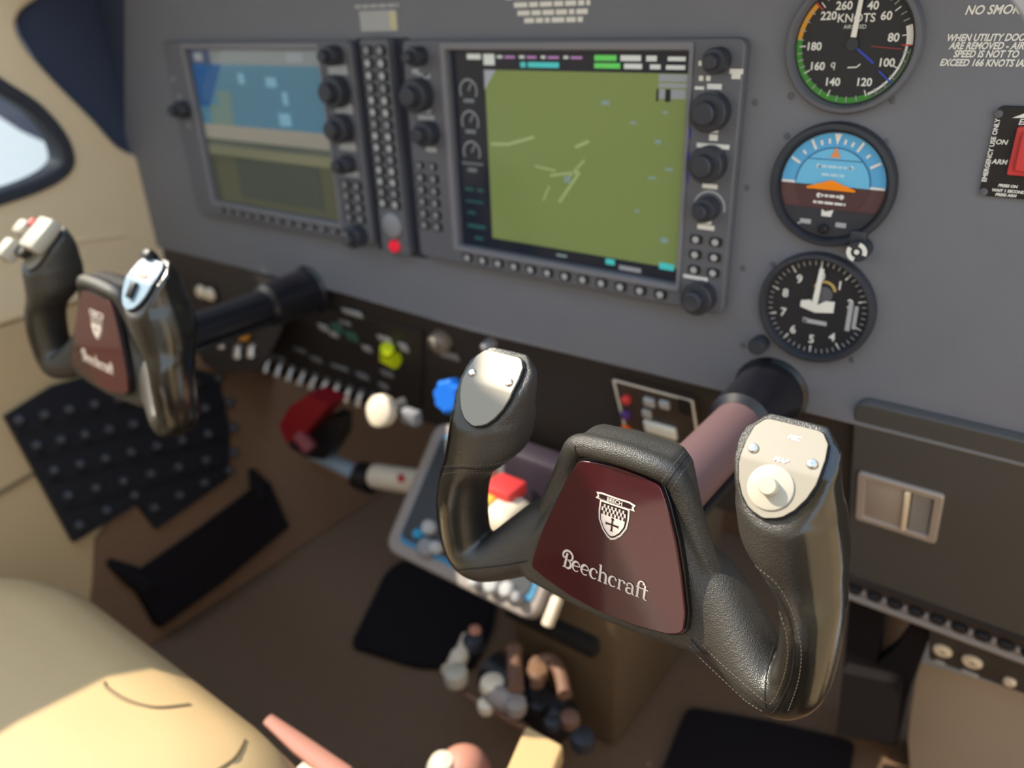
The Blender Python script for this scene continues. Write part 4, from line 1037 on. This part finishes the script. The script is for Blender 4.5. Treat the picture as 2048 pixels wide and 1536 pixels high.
q = MB(); q.tube(spl([k_ for k_ in (seatpt(495, 1440), seatpt(490, 1480), seatpt(465, 1520), seatpt(400, 1560)) if k_ is not None], 6), .0013, 6); q.build('piping', M_seam, st)
q = MB(); q.box((0, 0, ZS / 2 - .08), (.40, .50, ZS - .16), .01); q.build('seat_base', M_black, st)
rs_ = thing('reflection_seat', 'unseen right seat added and turned inward to reflect in the burgundy plate', 'seat', (.10, -1.00, 0), (0, 0, R(-35)))  # added out of view, angled for the plate's diagonal reflection
q = MB(); q.box((0, 0, ZO - .40), (.48, .66, .14), .02, 3); q.build('cushion', mat('pale_seat', (212, 196, 180), .6), rs_)
q = MB(); q.box((0, 0, .09), (.36, .5, .16), .01); q.build('seat_base', M_black, rs_)
# belt end beside the seat
P = at(620, 1500, 2, ZO - .42)
bt = thing('belt_webbing', 'salmon strap slanting down beside the near corner of the tan seat', 'strap', P)
q = MB(); q.tube([at(535, 1438, 2, ZO - .40) - P, at(600, 1490, 2, ZO - .41) - P, at(690, 1555, 2, ZO - .42) - P], [.005, .008, .009], 10, flat=.6); q.build('strap', M_pink, bt)
q = MB(); q.box(at(640, 1550, 2, ZO - .425) - P, (.035, .03, .014), .005); q.build('buckle', M_knobcream, bt)

# ================================================================== FLOOR AND CENTRE
for i_, (px, lb) in enumerate((([(700, 1290), (770, 1145), (800, 1120), (960, 1120), (1000, 1150), (985, 1250), (945, 1335), (830, 1330)], 'black floor mat left of the centre pedestal'),
                               ([(1300, 1600), (1340, 1500), (1375, 1412), (1540, 1440), (1712, 1482), (1690, 1600)], 'black floor mat on the carpet under the near yoke'))):
    pts = [at(*p_, 2, .008) for p_ in px]
    q = MB(); q.prism(roundpoly([(p_.x, p_.y) for p_ in pts], .012), .0005, .009, bev=.002); tag(q.build('floor_mat', M_mat), lb, 'floor mat', 'floor mats')

# pedestal with control face
PT = Frame((-.08, -.070, ZO - .42), Euler((R(48), 0, 0)))
pd = thing('centre_pedestal', 'brown centre pedestal topped by a grey framed control face with blue edging', 'pedestal', PT.o, (R(48), 0, 0))
c4 = [PT.uv(*p_) for p_ in ((821, 986), (780, 1092), (1108, 1250))]
x0 = (c4[0][0] + c4[1][0]) / 2 - .004; yb = (c4[1][1] + c4[2][1]) / 2 - .006; x1 = c4[2][0] - .018; yt = .16
q = MB(); q.prism(rrect(x0, yb, x1, yt, .016), -.016, .004, bev=.004); q.build('frame', M_grey_alu, pd)
q = MB(); q.prism(rrect(x0 + .0165, yb + .014, x1 - .010, yt - .012, .008), .004, .0055); q.build('blue_edging', mat('edge_blue', (58, 132, 176), .5), pd)
q = MB(); q.prism(rrect(x0 + .018, yb + .020, x1 - .016, yt - .016, .006), .0055, .0068); q.build('face', mat('ped_face', (52, 58, 66), .5), pd)
for px, py, r_, mm in ((838, 1068, .006, mat('dot_blue', (40, 150, 200), .4)), (858, 1055, .008, M_grey), (852, 1095, .010, M_key), (872, 1095, .007, M_grey), (950, 1162, .007, M_grey), (985, 1170, .009, M_grey), (1015, 1180, .008, M_grey), (1035, 1195, .006, M_key)):
    u, v = PT.uv(px, py, .01); q = MB(); q.lathe([(r_, .006), (r_, .013), (r_ * .7, .016), (.0005, .0165)], 16, (u, v, 0)); q.build('knob', mm, pd)
u0, v0 = PT.uv(1108, 1235)
q = MB(); q.box((x1 + .008, yb + .016, -.008), (.010, .030, .012), .003); q.build('side_strip', M_knobcream, pd)
PDI = PT.I
q = MB(PDI); q.box((.005, .12, .13), (.13, .26, .26), .012); q.build('pedestal_body', M_ped, pd)
q = MB(PDI); q.box((-.005, .002, ZO - .462), (.11, .05, .02), .004); q.build('shade_block', M_gap, pd)  # black block standing in for the shadow under the control face

# fuel selector cluster on the floor ahead of the pedestal
def lump(name, label, cat, pxs, z, r, m, extra=()):
    P = at(*pxs[0], 2, z)
    o = thing(name, label, cat, P)
    pts = [at(*p_, 2, z) - P for p_ in pxs]
    q = MB(); q.tube(spl(pts, 4) if len(pts) > 2 else pts, r if not isinstance(r, list) else r, 12); q.build('body', m, o)
    for nm, pp, dz, rr2, mm in extra:
        q = MB(); q.lathe([(rr2 * .9, -rr2 * .6), (rr2, 0), (rr2 * .9, rr2 * .5), (rr2 * .4, rr2 * .7)], 14, at(*pp, 2, z + dz) - P); q.build(nm, mm, o)
    return o
zc = ZO - .50
lump('selector_crank', 'pale cream crank at the foot of the pedestal', 'crank', [(935, 1275), (920, 1310), (905, 1345)], zc, [.007] * 4 + [.010] * 4 + [.013], M_knobcream, (('tip', (912, 1352), .004, .013, M_plastic), ('collar', (946, 1285), .004, .012, M_knob), ('pin', (950, 1262), .012, .007, M_pink)))
lump('selector_lever', 'silver and white lever lying across the fuel selector', 'lever', [(975, 1365), (1000, 1395), (1045, 1412)], zc, [.010, .012, .012, .012, .012, .012, .011, .010, .009], M_grey_alu, (('end_cap', (1032, 1412), .006, .011, M_grey_alu), ('hub', (985, 1372), .004, .013, M_knobcream)))
lump('selector_boot', 'lumpy black fuel selector unit between the silver lever and brown carpet', 'fuel selector', [(985, 1340), (1060, 1395), (1130, 1450)], zc - .02, [.022] * 9, M_black, (('dial_stop', (1078, 1412), .02, .010, M_black), ('bolt', (1105, 1447), .02, .008, M_knob), ('bolt', (1140, 1440), .02, .010, M_taupe), ('bolt', (1165, 1480), .01, .012, M_knob)))
lump('salmon_lever', 'upright salmon brown lever rising above the black selector unit', 'lever', [(1032, 1380), (1030, 1340), (1028, 1305)], zc + .015, .008, M_taupe, (('tip', (1028, 1300), .002, .009, M_taupe),))
lump('tan_loop', 'curved tan tube looping beside the brown pedestal', 'tube', [(1075, 1370), (1070, 1330), (1100, 1318), (1120, 1345), (1130, 1390)], zc + .01, .007, M_taupe, (('clip', (1075, 1345), .0, .011, M_brown),))
lump('base_rail', 'thin tan rail edging the selector cluster on the floor', 'rail', [(905, 1370), (960, 1405), (1050, 1455)], zc - .015, .004, M_taupe, (('rivet', (972, 1412), .004, .009, M_knobcream),))
# sunlit tan flap and salmon cover at the bottom edge
P = at(1050, 1500, 2, ZO - .44)
fl = thing('tan_cover_flap', 'flat sunlit tan leather flap at the bottom edge below the selector', 'cover', P)
pp = [at(*p_, 2, ZO - .44) - P for p_ in ((1052, 1448), (1128, 1490), (1085, 1600), (985, 1600))]
q = MB(); q.prism(roundpoly([(p_.x, p_.y) for p_ in pp], .004), -.02, 0, bev=.003); q.build('flap', M_seat, fl)
q = MB(); q.prism(roundpoly([((p_.x * .9), (p_.y * .9)) for p_ in pp], .004), -.158, -.02); q.build('flap_base', M_brown, fl)
P = at(925, 1525, 2, ZO - .50)
sv_ = thing('salmon_dome_cover', 'rounded salmon and cream cap at the bottom edge beside the tan flap', 'cap', P)
q = MB(); q.lathe([(.025, -.06), (.0265, -.026), (.0255, -.012), (.022, -.002), (.016, .005), (.008, .009), (.0005, .010)], 20); q.build('cap', M_pink, sv_)
q = MB(); q.lathe([(.014, -.05), (.015, .0), (.010, .010), (.0005, .012)], 16, at(885, 1535, 2, ZO - .50) - P); q.build('cream_cap', M_knobcream, sv_)

# power lever knobs seen through the near yoke
P = at(1000, 1040, 1, -.10)
pw = thing('power_lever', 'sunlit cream and red lever knob seen through the near yoke gap', 'lever', P); pw.scale = (1.35,) * 3
q = MB(); q.box((0, 0, 0), (.034, .030, .030), .008, 3); q.build('knob', M_knobcream, pw)
q = MB(); q.box((-.004, -.005, -.017), (.030, .026, .009), .003); q.build('red_base', M_red, pw)
q = MB(); q.box((-.003, .010, .016), (.022, .02, .010), .003); q.build('red_cap', M_red, pw)
q = MB(); q.box((-.008, -.006, .010), (.014, .014, .014), .003); q.build('yellow_insert', mat('lever_yellow', (236, 196, 80), .45), pw)
P = at(1020, 960, 1, -.05)
p2 = thing('lever_guard', 'dark plum lever plate behind the near yoke gap', 'lever', P)
q = MB(); q.box((.02, .02, -.02), (.07, .03, .09), .008); q.build('guard', mat('plum', (50, 42, 54), .5), p2)
q = MB(); q.tube([(-.012, -.012, -.02), (-.010, -.012, .03)], .005, 10); q.build('rod', M_pink, p2)
# blue lever knob
P = at(903, 792, 1, -.045)
bk = thing('blue_knob', 'bright blue scalloped knob beside the near yoke horn', 'knob', P)
q = MB()
MK = Matrix.Rotation(R(75), 4, 'X')
q.rings([[MK @ Vector((r_ * (1 + .06 * math.cos(8 * 2 * math.pi * k / 48)) * math.cos(2 * math.pi * k / 48), r_ * (1 + .06 * math.cos(8 * 2 * math.pi * k / 48)) * math.sin(2 * math.pi * k / 48), z_)) for k in range(48)] for r_, z_ in ((.0135, -.008), (.0158, -.004), (.0158, .006), (.0125, .010))])
q.build('cap', M_blue, bk)
q = MB(); q.tube([(0, 0, 0), (0, .05, .008)], .005, 10); q.build('stem', M_silver, bk)

# crossbar under the panel
P = at(690, 940, 1, .03)
cbz = thing('cross_tube', 'white and pale blue tube with a black collar beneath the switch panel', 'tube', P)
q = MB(); q.tube([at(618, 901, 1, .03) - P, at(716, 948, 1, .03) - P], .0105, 14); q.build('blue_tube', mat('pale_blue', (150, 170, 190), .4), cbz)
q = MB(); q.tube([at(720, 950, 1, .03) - P, at(748, 962, 1, .03) - P], .018, 16); q.build('collar', M_black, cbz)
q = MB(); q.tube([at(752, 952, 1, .03) - P, at(960, 985, 1, .03) - P], .0155, 14); q.build('cream_tube', M_knobcream, cbz)
q = MB(); q.tube([at(800, 950, 1, .008) - P, at(804, 962, 1, .008) - P], .004, 8); q.build('red_mark', M_red, cbz)
q = MB(); q.tube([at(628, 928, 1, .035) - P, at(705, 962, 1, .035) - P], .008, 12); q.build('underside_rod', M_brown, cbz)
P = at(620, 830, 1, .0)
rb = thing('red_pedal_block', 'dark red block with black bracket hanging under the switches', 'pedal', P)
pp = [at(*p_, 1, -.01) - P for p_ in ((568, 845), (590, 808), (625, 785), (668, 805), (610, 875), (582, 880))]
q = MB(); q.rings([[p_ + Vector((0, -.008, 0)) for p_ in pp], [p_ + Vector((0, .02, 0)) for p_ in pp]]); q.build('red_block', M_dred, rb)
pp = [at(*p_, 1, .002) - P for p_ in ((618, 858), (660, 830), (680, 835), (678, 875), (650, 920), (612, 915), (580, 895), (575, 880))]
q = MB(); q.rings([pp, [p_ + Vector((0, .02, 0)) for p_ in pp]]); q.build('bracket', M_black, rb)
q = MB(); q.tube([at(598, 868, 1, -.016) - P, at(622, 900, 1, -.016) - P], .010, 10); q.build('red_pin', mat('dull_rose', (120, 50, 58), .5), rb)

# right rudder pedal
P = at(1735, 1340, 1, .10)
rp = thing('rudder_pedal', 'tall black rudder pedal with its arm below the glove box', 'pedal', P)
pp = [at(*p_, 1, .10) - P for p_ in ((1700, 1180), (1770, 1200), (1752, 1330), (1790, 1300), (1832, 1240), (1870, 1250), (1838, 1330), (1812, 1400), (1792, 1492), (1735, 1480), (1672, 1470), (1690, 1300))]
q = MB(); q.rings([pp, [p_ + Vector((0, .02, 0)) for p_ in pp]]); q.build('pedal_arm', M_mat, rp)
pp = [at(*p_, 1, .085) - P for p_ in ((1685, 1345), (1800, 1370), (1788, 1488), (1672, 1468))]
q = MB(); q.rings([pp, [p_ + Vector((0, .015, 0)) for p_ in pp]]); q.build('pedal_pad', M_mat, rp)
P = at(1775, 1280, 1, .16)
tp = thing('tan_duct', 'tan column behind the rudder pedal', 'duct', P)
q = MB(); q.tube([at(1790, 1180, 1, .16) - P, at(1765, 1300, 1, .16) - P, at(1740, 1420, 1, .16) - P], .030, 14); q.build('duct', M_brown, tp)

# grey sun visor edge high at the right
P = at(2040, 10, 1, -.16)
vs = thing('visor_corner', 'pale grey blurred visor corner over the no smoking lettering', 'sun visor', P)
pp = [at(*p_, 1, -.16) - P for p_ in ((2030, -30), (2056, 6), (2080, 44), (2160, 120), (2180, -120), (2040, -120))]
q = MB(); q.rings([pp, [p_ + Vector((0, .006, 0)) for p_ in pp]]); q.build('visor_panel', mat('visor_grey', (150, 152, 158), .6), vs)
q = MB(); q.tube([p_ + Vector((0, .003, 0)) for p_ in pp[:4]], .004, 8); q.build('visor_edge', mat('visor_edge', (140, 142, 150), .6), vs)
